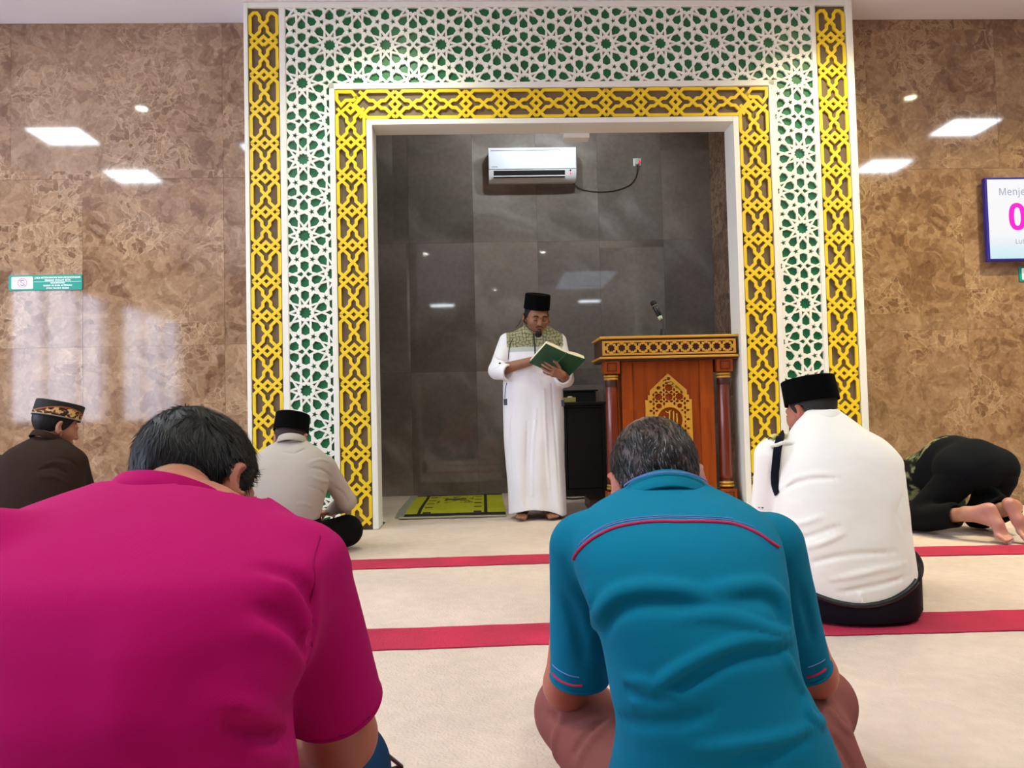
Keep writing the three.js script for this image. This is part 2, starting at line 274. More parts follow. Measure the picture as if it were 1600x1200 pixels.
    if (closed) { const [o, h] = Math.abs(area(A)) > Math.abs(area(Bq)) ? [A, Bq] : [Bq, A]; s = new THREE.Shape(V(o)); s.holes.push(new THREE.Path(V(h).reverse())); }
    else s = new THREE.Shape(V([...A, ...Bq.reverse()]));
    return new THREE.ExtrudeGeometry(s, { depth: .014, bevelEnabled: false }).translate(0, 0, -.021 + z);
  }
  const strand = (m, k) => [[-200, 0], [-140, -70], [-58, -152], [-58, -212], [0, -274], [58, -336], [58, -396], [140, -478], [200, -548]].map(p => [m * p[0], p[1] + 548 * k]);
  function band(L, n, first, width, place) {     // n periods upward from "first" along the band
    const u = L / 548, ux = width / 470, out = [], T = p => place([p[0] * ux, first + p[1] * u]);
    const wd = 47 * (u + ux) / 2; const g = (pts, c, z) => out.push(ribbon(pts.map(T), wd, c, z));
    for (let k = 0; k < n; k++) { const up = p => [p[0], -p[1] + 548 * k];
      for (const m of [1, -1]) g(strand(m * (k & 1 ? -1 : 1), 0).map(up), false, m > 0 ? .0004 : .0010);
      g([[-202, -122], [-140, -62], [-72, 0], [0, 72], [72, 0], [140, -62], [202, -122], [202, -426], [140, -486], [72, -548], [0, -620], [-72, -548], [-140, -486], [-202, -426]].map(up), true, k & 1 ? .0016 : .0022);
    }
    return out;
  }
  const vert = (xc, y0) => p => [xc + p[0], y0 + p[1]];
  const L1 = .2385, mid = a => (a[0] + a[1]) / 2, wid = a => a[1] - a[0];
  const nV = 15; // outer columns: crossing rows as measured from the top edge
  const cut = (gs) => gs;
  const yTop = 3.372;                              // topmost full diamond row of the outer columns
  for (const a of [yl, yr]) {
    const gs = band(L1, 14, 0, wid(a), vert(mid(a), yTop - 14 * L1));
    // the short motif at the head
    const u = L1 / 548, ux = wid(a) / 470, T = p => [mid(a) + p[0] * ux, yTop + p[1] * u];
    for (const m of [1, -1]) gs.push(ribbon([[-200, 0], [-140, 70], [-58, 152], [-58, 212], [0, 274], [58, 336], [58, 400], [95, 452], [150, 452], [202, 400], [202, 122], [140, 62], [72, 0], [0, -72]].map(p => T([m * p[0], p[1]])), 47 * (u + ux) / 2, false, m > 0 ? .0004 : .0010));
    part('strapwork', gs, yellow, portal, 'yellow strapwork of the outer column');
  }
  const rowY = 2.895;                               // diamond row inside the corners
  for (const [a, s] of [[yi, -1], [yir, 1]]) part('strapwork', [...band(L1, 12, 0, wid(a), vert(mid(a), rowY - 12 * L1)), ribbon([[-72, 0], [0, -72], [72, 0]].map(q => [mid(a) + q[0] * wid(a) / 470, rowY + q[1] * L1 / 548]), .0235, false, .0006)], yellow, portal, 'yellow strapwork of the inner column');
  { const x0 = mid(yi) + .062, x1 = mid(yir) - .062, n = 11, Lh = (x1 - x0) / n, yc = (IB + IT) / 2;
    const gs = band(Lh, n, 0, IT - IB, p => [x0 + p[1], yc + p[0]]);
    for (const [xe, xi, s] of [[yi[0] + .014, x0, 1], [yir[1] - .014, x1, -1]]) { const t = IT - .017;
      gs.push(ribbon([[xi - s * .005, yc + .03], [xi - s * .03, yc + .062], [xi - s * .052, t], [xe, t], [xe, yc + .035], [xe + s * .03, yc - .005], [xe + s * .062, yc + .03], [xi - s * .04, yc + .03], [xi - s * .012, yc + .06]], .0225, false, .0012)); }
    part('strapwork', gs, yellow, portal, 'yellow strapwork of the lintel');
  }
}
// stub of a beam under the lintel's back edge
struct('trim_1', box(.10, .285, OPH - .03, OPH + .03, -.30, JB - .002, .004), whitePaint);

// ---------- things in and round the niche ----------
const tube = (pts, r, n = 40, k = 8) => new THREE.TubeGeometry(new THREE.CatmullRomCurve3(pts.map(p => new THREE.Vector3(...p))), n, r, k);
const lathe = (pts, n = 40) => new THREE.LatheGeometry(pts.map(p => new THREE.Vector2(...p)), n);
const plastic = std({ color: 0xe9edf0, roughness: .35 }), black = std({ color: 0x0c0c0d, roughness: .6 }), darkGrey = std({ color: 0x3a3d40, roughness: .5 });
{ // split air conditioner
  const x0 = -.432, x1 = .372, yb = 2.885, yt = 3.187, zb = BACKZ;
  const t = thing('air_conditioner', 'white wall-mounted split air conditioner high on the grey niche wall', 'air conditioner', [(x0 + x1) / 2, yb, zb]);
  const w = (x1 - x0) / 2, prof = new THREE.Shape(); const H = yt - yb;
  prof.moveTo(.002, .02); prof.lineTo(.11, .0); prof.quadraticCurveTo(.165, .02, .185, .1); prof.lineTo(.19, H - .03); prof.quadraticCurveTo(.19, H, .16, H); prof.lineTo(.002, H); prof.closePath();
  const ex = (s, a, b, bev = .004) => new THREE.ExtrudeGeometry(s, { depth: b - a - 2 * bev, bevelEnabled: true, bevelSize: bev, bevelThickness: bev, bevelSegments: 2, curveSegments: 16 }).translate(0, 0, a + bev).rotateY(-Math.PI / 2).scale(-1, 1, 1);
  const fix = g => { const i = g.index, p = g.attributes.position; if (i) { const a = i.array; for (let k = 0; k < a.length; k += 3) { const q = a[k]; a[k] = a[k + 1]; a[k + 1] = q; } } else { for (const n of Object.keys(g.attributes)) { const A = g.attributes[n], s = A.itemSize; for (let k = 0; k < A.count; k += 3) for (let c = 0; c < s; c++) { const q = A.array[k * s + c]; A.array[k * s + c] = A.array[(k + 1) * s + c]; A.array[(k + 1) * s + c] = q; } } } g.computeVertexNormals(); return g; };
  part('body', fix(ex(prof, -w, w)), plastic, t);
  part('front_panel', box(-w + .004, w - .004, .1, H - .016, .18, .196, .004), std({ color: 0xe6ebf0, roughness: .2 }), t);
  part('intake_slot', box(-w + .02, w - .14, H - .036, H - .026, .19, .1975), std({ color: 0x9aa0a6, roughness: .5 }), t);
  const lo = new THREE.Group(); lo.name = 'outlet'; t.add(lo); lo.position.set(0, .058, .171); lo.rotation.x = .3;
  part('opening', box(-w + .045, w - .105, -.032, .034, -.01, .006), std({ color: 0x08090b, roughness: .5 }), lo);
  part('louver', box(-w + .043, w - .103, -.020, -.010, .004, .022, .002), plastic, lo);
  part('sensor_eye', new THREE.SphereGeometry(.008, 16, 10).translate(w - .055, .086, .186), black, t);
  part('indicator_lamp', new THREE.SphereGeometry(.006, 16, 10).translate(w - .055, .06, .181), std({ color: 0x661010, emissive: 0xff3328, emissiveIntensity: 1.4, roughness: .3 }), t, 'small red indicator lamp');
  part('maker_mark', box(-w + .026, -w + .082, .118, .124, .196, .1968), std({ color: 0x7c828a }), t);
}
{ const t = thing('wall_socket', 'small white wall socket with a lit red switch on the grey niche wall', 'socket', [.97, 3.096, BACKZ]);
  part('plate', box(-.036, .036, -.037, .037, 0, .01, .004), plastic, t); part('plug', box(-.022, .012, -.03, .03, .01, .04, .006), std({ color: 0xcfcfc8, roughness: .5 }), t);
  part('switch_lamp', box(.016, .032, -.008, .01, .01, .016, .002), std({ color: 0x701010, emissive: 0xff2a2a, emissiveIntensity: 1.6 }), t, 'glowing red switch');
  tag(part('power_cord', tube([[.36, 2.90, BACKZ + .03], [.42, 2.855, BACKZ + .012], [.52, 2.83, BACKZ + .01], [.63, 2.822, BACKZ + .01], [.77, 2.838, BACKZ + .01], [.9, 2.89, BACKZ + .01], [.955, 2.97, BACKZ + .012], [.962, 3.05, BACKZ + .03], [.962, 3.075, BACKZ + .034]], .006, 60), std({ color: 0x5a554a, roughness: .6 }), scene), 'grey power cord hanging in a curve between air conditioner and wall socket', 'cord');
}
// wood
const woodTex = dataTex(512, 512, (u, v) => { const g = fbm(u * 26 + 1.2 * fbm(u * 3, v * 2, 7), v * 1.6, 3, 5), f = fbm(u * 150, v * 6, 9, 2); return mix3([116, 48, 2], [172, 86, 8], clamp(g * .9 + .25 * (f - .4), 0, 1)); });
const wood = phys({ map: woodTex, color: 0xfff0c0, roughness: .5, specularIntensity: .5 }), woodDark = phys({ map: woodTex, color: 0x6a4a40, roughness: .45, clearcoat: .4, clearcoatRoughness: .25 }), woodRed = phys({ map: woodTex, color: 0xc89272, roughness: .35, clearcoat: .5, clearcoatRoughness: .12 });
const gold = std({ color: 0xd0a13c, roughness: .38, metalness: .55 }), goldPaint = std({ color: 0xcf9a35, roughness: .45, metalness: .2 });
{ // pulpit
  const X0 = .29, X1 = 1.266, zf = -.03, D = .4, mx = (X0 + X1) / 2;
  const t = thing('lectern', 'carved wooden pulpit with gold lattice frieze, gilded arch and two side columns', 'lectern', [mx, 0, zf - D / 2]);
  const B = (n, m, x0, x1, y0, y1, z0, z1, r = .002, l) => part(n, uvXY(box(x0 - mx, x1 - mx, y0, y1, z0 - (zf - D / 2), z1 - (zf - D / 2), r), 1.3), m, t, l);
  B('top_board', goldPaint, X0, X1, 1.262, 1.28, zf - D, zf, .005, 'gilded edge board');
  B('crown', woodDark, X0 + .016, X1 - .016, 1.137, 1.262, zf - D + .01, zf - .012);
  B('moulding', goldPaint, X0 - .004, X1, 1.122, 1.138, zf - D, zf + .002, .005, 'gilded moulding');
  B('soffit', woodDark, X0 + .012, X1 - .012, 1.106, 1.122, zf - D + .01, zf - .012);
  // frieze lattice
  { const x0 = .308 - mx, x1 = 1.246 - mx, y0 = 1.148, y1 = 1.248, s = new THREE.Shape([[x0, y0], [x1, y0], [x1, y1], [x0, y1]].map(p => new THREE.Vector2(...p))), n = 12, a = x0 + .024, p = (x1 - x0 - .048) / n, cy = (y0 + y1) / 2;
    const hole = pts => s.holes.push(new THREE.Path(pts.map(q => new THREE.Vector2(...q))));
    for (let k = 0; k < n; k++) { const cx = a + p * (k + .5), st = []; for (let i = 0; i < 16; i++) { const r = i & 1 ? .021 : .029, w = -i * Math.PI / 8 + Math.PI / 8; st.push([cx + r * Math.cos(w), cy + r * Math.sin(w)]); } hole(st); }
    for (let k = 0; k <= n; k++) { const cx = a + p * k, e0 = k === 0 ? 0 : -1, e1 = k === n ? 0 : 1;
      for (const m of [1, -1]) { const q = [[cx + .026 * e0 - (e0 ? 0 : .004), cy + m * .037], [cx + .026 * e1 + (e1 ? 0 : .004), cy + m * .037], [cx + .026 * e1 + (e1 ? 0 : .004), cy + m * .032], [cx + .007, cy + m * .030], [cx + .007, cy + m * .018], [cx, cy + m * .011], [cx - .007, cy + m * .018], [cx - .007, cy + m * .030], [cx + .026 * e0 - (e0 ? 0 : .004), cy + m * .032]]; hole(m > 0 ? q : q.reverse()); } }
    part('frieze', new THREE.ExtrudeGeometry(s, { depth: .012, bevelEnabled: false }).translate(0, 0, D / 2 - .014), goldPaint, t, 'gilded star lattice frieze'); }
  // body
  B('side_panel', wood, .445, .521, .1, 1.106, zf - D + .03, zf - .058); B('side_panel', wood, .998, 1.096, .1, 1.106, zf - D + .03, zf - .058);
  B('front_panel', wood, .521, .998, .1, 1.106, zf - D + .03, zf - .07);
  B('plinth', woodDark, X0 + .005, X1 - .003, .0, .1, zf - D, zf - .005, .004);
  B('step', woodDark, .25, .62, .03, .105, zf - D - .34, zf - D - .005, .004);
  for (const cx of [.374, 1.17]) {
    const zc = zf - .075, loc = (g) => g.translate(cx - mx, 0, zc - (zf - D / 2));
    const col = new THREE.Group(); col.name = cx < 1 ? 'column' : 'column_001'; t.add(col);
    part('shaft', loc(uvXY(lathe([[.0, .26], [.046, .26], [.046, .3], [.044, .6], [.04, .93], [.0, .93]], 8), 1.5)), woodRed, col);
    for (const y0 of [.1, 1.02]) { const y1 = y0 === .1 ? .2 : 1.113; part('block', loc(uvXY(box(-.056, .056, y0, y1, -.056, .056, .004), 1.3)), wood, col);
      const s = new THREE.Shape([[-.035, y0 + .016], [.035, y0 + .016], [.035, y1 - .018], [-.035, y1 - .018]].map(p => new THREE.Vector2(...p))); s.holes.push(new THREE.Path([[-.029, y0 + .022], [-.029, y1 - .024], [.029, y1 - .024], [.029, y0 + .022]].map(p => new THREE.Vector2(...p))));
      part('block_frame', loc(new THREE.ExtrudeGeometry(s, { depth: .004, bevelEnabled: false }).translate(0, 0, .0545)), woodDark, col); }
    for (const [y, r] of [[1.005, .052], [.985, .05], [.222, .052], [.243, .05]]) part('ring', loc(new THREE.TorusGeometry(r - .008, .0085, 12, 36).rotateX(Math.PI / 2).translate(0, y, 0)), gold, col, 'gold ring');
    part('neck', loc(lathe([[0, .93], [.042, .93], [.042, 1.02], [0, 1.02]])), woodDark, col); part('neck', loc(lathe([[0, .2], [.044, .2], [.044, .262], [0, .262]])), woodDark, col);
  }
  { // gilded arch: outline, cells of a star grid, a round medallion
    const ax = .773 - mx, o = [[-.164, .45], [.164, .45], [.164, .832], [.145, .832], [.145, .866], [.131, .866], [.131, .898], [0, 1.016], [-.131, .898], [-.131, .866], [-.145, .866], [-.145, .832], [-.164, .832]];
    const s = new THREE.Shape(o.map(p => new THREE.Vector2(ax + p[0], p[1]))), mc = [.006, .69], mr = .098;
    const room = (x, y) => { const w = y < .826 ? .152 : y < .86 ? .133 : y < .892 ? .119 : .119 * (1.004 - y) / .112; return Math.min(w - Math.abs(x), y > .892 ? (w - Math.abs(x)) * .68 : 9, y - .462, Math.hypot(x - mc[0], y - mc[1]) - mr - .003); };
    const H = (pts) => s.holes.push(new THREE.Path(pts.map(p => new THREE.Vector2(ax + p[0], p[1]))));
    const ring = (x, y, rx, ry, n, w = 1) => { const f = Math.min(1, room(x, y) / Math.max(rx, ry)); if (f < .45) return; const q = []; for (let i = 0; i < n; i++) { const a = -i / n * 2 * Math.PI + Math.PI / n, k = i & 1 ? w : 1; q.push([x + rx * f * k * Math.cos(a), y + ry * f * k * Math.sin(a)]); } H(q); };
    const px = .0735, py = .064;
    for (let i = -3; i <= 3; i++) for (let j = -7; j <= 3; j++) { const x = .004 + i * px, y = .852 + j * py;
      ring(x, y, .031, .0275, 16, .84);
      for (const m of [1, -1]) { ring(x + m * .0165, y + py / 2, .0125, .0085, 8); ring(x + px / 2, y + m * .0155, .0085, .0122, 8); } }
    { const q = []; for (let i = 0; i < 40; i++) { const a = -i / 40 * 2 * Math.PI; q.push([mc[0] + (mr - .009) * Math.cos(a), mc[1] + (mr - .009) * Math.sin(a)]); } H(q); }
    H([[-.02, .962], [0, .982], [.02, .962], [0, .955]]);
    const ar = part('arch', new THREE.ExtrudeGeometry(s, { depth: .012, bevelEnabled: false }).translate(0, 0, D / 2 - .07 + .001), goldPaint, t, 'gilded openwork arch with a round calligraphy medallion');
    const M = (pts, r) => tube(pts.map(p => [ax + mc[0] + p[0], mc[1] + p[1], D / 2 - .063]), r, 24, 6).scale(1, 1, 1);
    part('calligraphy', [M([[.05, .045], [.052, .0], [.046, -.05]], .006), M([[.028, .062], [.026, .01], [.022, -.035], [.0, -.045]], .006), M([[.0, .066], [-.002, .02], [-.008, -.03], [-.024, -.042]], .006), M([[-.024, -.04], [-.045, -.02], [-.05, .012], [-.036, .02], [-.03, -.01]], .0055), M([[-.03, .062], [-.012, .05], [.012, .066]], .004), M([[.045, -.05], [.02, -.048], [-.02, -.045]], .0055)], gold, ar, 'gold calligraphy');
  }
}
{ // microphone on the pulpit
  const t = thing('microphone', 'black gooseneck microphone with a grey ring, standing on the pulpit top', 'microphone', [.775, 1.2802, -.2]);
  part('base', lathe([[0, 0], [.03, 0], [.03, .012], [.018, .02], [.016, .06], [0, .06]]), black, t);
  part('gooseneck', tube([[0, .05, 0], [-.002, .09, 0], [-.01, .13, 0]], .0075, 20), darkGrey, t);
  const h = new THREE.Group(); h.name = 'handle'; h.position.set(-.016, .14, 0); h.rotation.z = .36; h.rotation.x = -.15; t.add(h);
  part('ring', lathe([[0, -.012], [.014, -.012], [.017, 0], [.017, .016], [0, .016]]), std({ color: 0x9fb8a8, roughness: .5 }), h, 'pale grey ring');
  part('grip', lathe([[0, .016], [.017, .016], [.019, .06], [.021, .095], [0, .095]]), std({ color: 0x10131a, roughness: .3 }), h);
  part('collar', lathe([[0, .095], [.022, .095], [.023, .103], [0, .103]]), std({ color: 0x8a8f92, roughness: .35, metalness: .7 }), h);
  part('grille', new THREE.SphereGeometry(.0225, 24, 16).translate(0, .12, 0), std({ color: 0x08090a, roughness: .7 }), h);
}
{ // dark cabinet against the niche wall
  const t = thing('cabinet', 'very dark wooden cabinet with a raised back, standing behind the pulpit', 'cabinet', [.2, .03, -1.6]), m = phys({ map: woodTex, color: 0x140907, roughness: .6 });
  const B = (n, ...a) => part(n, uvXY(box(...a), 1.3), m, t);
  B('top', -.36, .335, .79, .815, -.2, .25, .004); B('raised_back', -.3, .3, .815, .915, -.2, -.12, .004); B('back_cap', -.32, .32, .915, .93, -.21, -.1, .003);
  B('side', -.34, -.31, 0, .79, -.2, .23); B('side', .295, .325, 0, .79, -.2, .23); B('door', -.31, -.009, .07, .765, .19, .215, .004); B('door', -.005, .295, .07, .765, .19, .215, .004); B('plinth', -.31, .295, 0, .065, -.2, .2); B('shelf_rail', -.31, .295, .768, .79, -.2, .225);
  const bx = thing('tissue_box', 'small pale yellow tissue box on the dark cabinet top', 'box', [.215, .846, -1.47]);
  part('carton', box(-.065, .065, 0, .042, -.05, .05, .003), std({ color: 0xb9a858, roughness: .7 }), bx); part('tissue', mv(new THREE.IcosahedronGeometry(.02, 2).scale(1.2, .45, .8), .02, .045, 0), std({ color: 0xe8e4da, roughness: .9 }), bx);
  tag(part('floor_cable', tube([[.12, .036, -1.25], [.2, .036, -1.16], [.3, .036, -1.2], [.42, .036, -1.14], [.5, .036, -1.2]], .006, 50), black, scene), 'black cable lying on the carpet in front of the dark cabinet', 'cable');
}
{ // small rug in the niche
  const t = thing('prayer_rug', 'small yellow-green patterned prayer rug with dark edges lying in the niche', 'rug', [-.79, 0, -1.05]);
  const map = dataTex(256, 400, (u, v) => { const x = u * .8, y = v * 1.26, ed = Math.min(y, 1.26 - y); let c = [172, 172, 18]; const n = 20 * (fbm(u * 60, v * 90, 3, 2) - .5);
    if (ed < .09) c = [18, 20, 34]; else if (Math.abs(x - .16) < .012 || Math.abs(x - .66) < .012) c = [24, 28, 20];
    else if ((x > .19 && x < .25 || x > .57 && x < .63) && Math.abs(((y * 4.2) % 1) - .5) < .11) c = [30, 34, 20];
    else if (x > .32 && x < .5 && Math.abs(y - .9) < .05) c = [38, 40, 26]; else if (x > .26 && x < .56 && fbm(x * 30, y * 14, 5, 2) > .57 && y > .62 && y < 1.1) c = [110, 112, 24];
    return [c[0] + n, c[1] + n, c[2] + n]; });
  const sheet = (x0, x1, z0, z1, th, m, n) => { const g = new THREE.BoxGeometry(x1 - x0, th, z1 - z0, 16, 1, 24).translate((x0 + x1) / 2, 0, (z0 + z1) / 2), p = g.attributes.position; for (let i = 0; i < p.count; i++) { const X = p.getX(i) - .79, Z = p.getZ(i) - 1.05; p.setY(i, p.getY(i) + floorY(Z) + .005 + .006 * fbm(X * 5, 3, Z * 5, 2)); } const uv = g.attributes.uv; for (let i = 0; i < p.count; i++) uv.setXY(i, (p.getX(i) + .40) / .8, -(p.getZ(i) - .62) / 1.26); g.computeVertexNormals(); return g; };
  map.wrapS = map.wrapT = THREE.ClampToEdgeWrapping;
  part('weave', sheet(-.34, .41, -.64, .62, .008), std({ map, roughness: 1 }), t);
  part('selvedge', sheet(-.37, .41, .62, .655, .007), std({ color: 0xa9a48a, roughness: 1 }), t, 'pale woven edge');
  const fr = []; for (let i = 0; i < 70; i++) { const z = lerp(-.63, .61, i / 69), Z = z - 1.05; fr.push(tube([[-.33, floorY(Z) + .008, z], [-.37, floorY(Z) + .007, z + .006 * (rnd() - .5)], [-.405, floorY(Z) + .006, z + .016 * (rnd() - .5)]], .0035, 4, 4)); }
  part('fringe', fr, std({ color: 0x8f9183, roughness: 1 }), t, 'grey fringe');
}
// ---------- on the walls ----------
function canvasTex(w, h, draw) { const c = document.createElement('canvas'); c.width = w; c.height = h; draw(c.getContext('2d'), w, h); const t = new THREE.CanvasTexture(c); t.colorSpace = THREE.SRGBColorSpace; return t; }
const frontUV = (g, x0, y0, w, h) => { const p = g.attributes.position, u = new Float32Array(p.count * 2); for (let i = 0; i < p.count; i++) { u[2 * i] = (p.getX(i) - x0) / w; u[2 * i + 1] = (p.getY(i) - y0) / h; } g.setAttribute('uv', new THREE.BufferAttribute(u, 2)); return g; };
{ const W = .511, H = .109;
  const tex = canvasTex(1024, 218, (c, w, h) => {
    c.fillStyle = '#0a9a86'; c.fillRect(0, 0, w, h); c.fillStyle = '#f6f6f6'; c.beginPath(); c.moveTo(60, 22); c.lineTo(322, 22); c.quadraticCurveTo(340, 22, 340, 42); c.lineTo(340, 176); c.quadraticCurveTo(340, 196, 322, 196); c.lineTo(60, 196); c.quadraticCurveTo(40, 196, 40, 176); c.lineTo(40, 42); c.quadraticCurveTo(40, 22, 60, 22); c.fill();
    c.strokeStyle = '#e0709c'; c.lineWidth = 11; c.beginPath(); c.arc(192, 108, 62, 0, 7); c.stroke(); c.beginPath(); c.moveTo(148, 64); c.lineTo(236, 152); c.stroke(); c.fillStyle = '#5a6b92'; c.fillRect(168, 66, 48, 13); c.fillRect(168, 138, 48, 13); c.fillRect(168, 66, 5, 84); c.fillRect(211, 66, 5, 84);
    c.fillStyle = '#ffffff'; c.textAlign = 'center'; const T = (s, y, f, m) => { c.font = `bold ${f}px sans-serif`; c.fillText(s, 682, y, m); };
    T('JAGA KETENANGAN DAN KEKHUSYUKAN', 52, 36, 640); T('IBADAH SHALAT KITA', 88, 36, 360); c.fillRect(352, 95, 660, 5); T('HANDPHONE', 128, 32, 220); T('HARAP DI NON AKTIFKAN', 164, 34, 400); T('ATAU SILENT MODE', 202, 34, 340); });
  function notice(cx, cy, label) { const t = thing('notice_sign', label, 'sign', [cx, cy, WALLZ]);
    const s = new THREE.Shape(), r = .012, a = W / 2, b = H / 2; s.moveTo(-a + r, -b); s.lineTo(a - r, -b); s.quadraticCurveTo(a, -b, a, -b + r); s.lineTo(a, b - r); s.quadraticCurveTo(a, b, a - r, b); s.lineTo(-a + r, b); s.quadraticCurveTo(-a, b, -a, b - r); s.lineTo(-a, -b + r); s.quadraticCurveTo(-a, -b, -a + r, -b);
    part('plate', new THREE.ExtrudeGeometry(s, { depth: .006, bevelEnabled: false }).translate(0, 0, .002), std({ color: 0x0a8f80, roughness: .4 }), t);
    part('print', frontUV(new THREE.ShapeGeometry(s).scale(.985, .94, 1).translate(0, 0, .0084), -a, -b, W, H), std({ map: tex, roughness: .35 }), t); }
  notice(-3.61, 1.767, 'green notice sign with a crossed-out phone, on the brown marble left wall'); notice(3.73, 1.707, 'green notice sign mostly out of view below the wall screen');
}
{ const W = 1.12, H = .62, cx = 3.2 + W / 2, cy = 2.105;
  const tex = canvasTex(1120, 620, (c, w, h) => { c.fillStyle = '#fdfdff'; c.fillRect(0, 0, w, h); const g = c.createLinearGradient(0, 430, 0, 620); g.addColorStop(0, '#fdfdff'); g.addColorStop(1, '#d2f2fa'); c.fillStyle = g; c.fillRect(0, 430, w, 190);
    c.fillStyle = '#a8aebd'; c.font = '76px sans-serif'; c.textAlign = 'left'; c.fillText('Menjelang', 84, 124); c.fillStyle = '#ff2ad8'; c.font = 'bold 292px sans-serif'; c.fillText('0', 148, 398, 150); c.fillStyle = '#a8b0bd'; c.font = '52px sans-serif'; c.fillText('Luhur', 196, 506); });
  const t = thing('wall_screen', 'flat wall screen showing a white page with a magenta digit, dark blue frame', 'screen', [cx, cy, WALLZ]);
  
  part('back_housing', box(-W / 2 + .1, W / 2 - .1, -H / 2 + .08, H / 2 - .08, .004, .04, .01), black, t);
  part('frame', box(-W / 2, W / 2, -H / 2, H / 2, .035, .075, .006), std({ color: 0x241c8c, roughness: .3 }), t, 'dark blue frame');
  const w2 = W / 2 - .016, h2 = H / 2 - .016;
  part('display', frontUV(box(-w2, w2, -h2, h2, .07, .0765), -w2, -h2, 2 * w2, 2 * h2), std({ color: 0x050505, roughness: .25, emissive: 0xffffff, emissiveMap: tex, emissiveIntensity: .64 }), t);
  const l = new THREE.RectAreaLight(0xdfe4ff, 1.0, 2 * w2, 2 * h2); l.position.set(0, 0, .09); l.rotation.y = Math.PI; l.name = 'screen_light'; t.add(l);
}

// ---------- modelling with distance fields ----------
const V3 = (a) => new THREE.Vector3(...a);
const smin = (a, b, k) => { const h = Math.max(k - Math.abs(a - b), 0) / k; return Math.min(a, b) - h * h * k * .25; };
const smax = (a, b, k) => -smin(-a, -b, k);
function cone(a, b, ra, rb) {
  const dx = b[0] - a[0], dy = b[1] - a[1], dz = b[2] - a[2], L = dx * dx + dy * dy + dz * dz || 1e-9;
  return (x, y, z) => { const px = x - a[0], py = y - a[1], pz = z - a[2]; let t = (px * dx + py * dy + pz * dz) / L; t = t < 0 ? 0 : t > 1 ? 1 : t; return Math.hypot(px - t * dx, py - t * dy, pz - t * dz) - (ra + (rb - ra) * t); };
}
// segment with an elliptical section: R = direction of the wide radius
function slab2(a, b, wa, wb, ta, tb, R) {
  const A = V3(a), B = V3(b), D = B.clone().sub(A), L = D.length(); D.normalize(); const r = V3(R).addScaledVector(D, -V3(R).dot(D)).normalize(), f = D.clone().cross(r);
  return (x, y, z) => { const px = x - a[0], py = y - a[1], pz = z - a[2]; let s = px * D.x + py * D.y + pz * D.z; const t = clamp(s / L, 0, 1), q = s - t * L, u = px * r.x + py * r.y + pz * r.z, v = px * f.x + py * f.y + pz * f.z, w = lerp(wa, wb, t), h = lerp(ta, tb, t), e = Math.min(w, h);
    const k0 = Math.hypot(u / w, v / h, q / e), k1 = Math.hypot(u / (w * w), v / (h * h), q / (e * e)); return k1 < 1e-6 ? -e : k0 * (k0 - 1) / k1; };
}
function ell(c, r, M) {          // M: rotation (Matrix3 elements, local->world) or none
  const [a, b, e] = r, m = Math.min(a, b, e);
  return (x, y, z) => { let px = x - c[0], py = y - c[1], pz = z - c[2]; if (M) { const X = M[0] * px + M[1] * py + M[2] * pz, Y = M[3] * px + M[4] * py + M[5] * pz, Z = M[6] * px + M[7] * py + M[8] * pz; px = X; py = Y; pz = Z; }
    const k0 = Math.hypot(px / a, py / b, pz / e), k1 = Math.hypot(px / (a * a), py / (b * b), pz / (e * e)); return k1 < 1e-6 ? -m : k0 * (k0 - 1) / k1; };
}
function join(list, k) { return (x, y, z) => { let d = 9; for (const f of list) { const e = f(x, y, z); d = e > d + k ? d : d > e + k ? e : smin(d, e, k); } return d; }; }
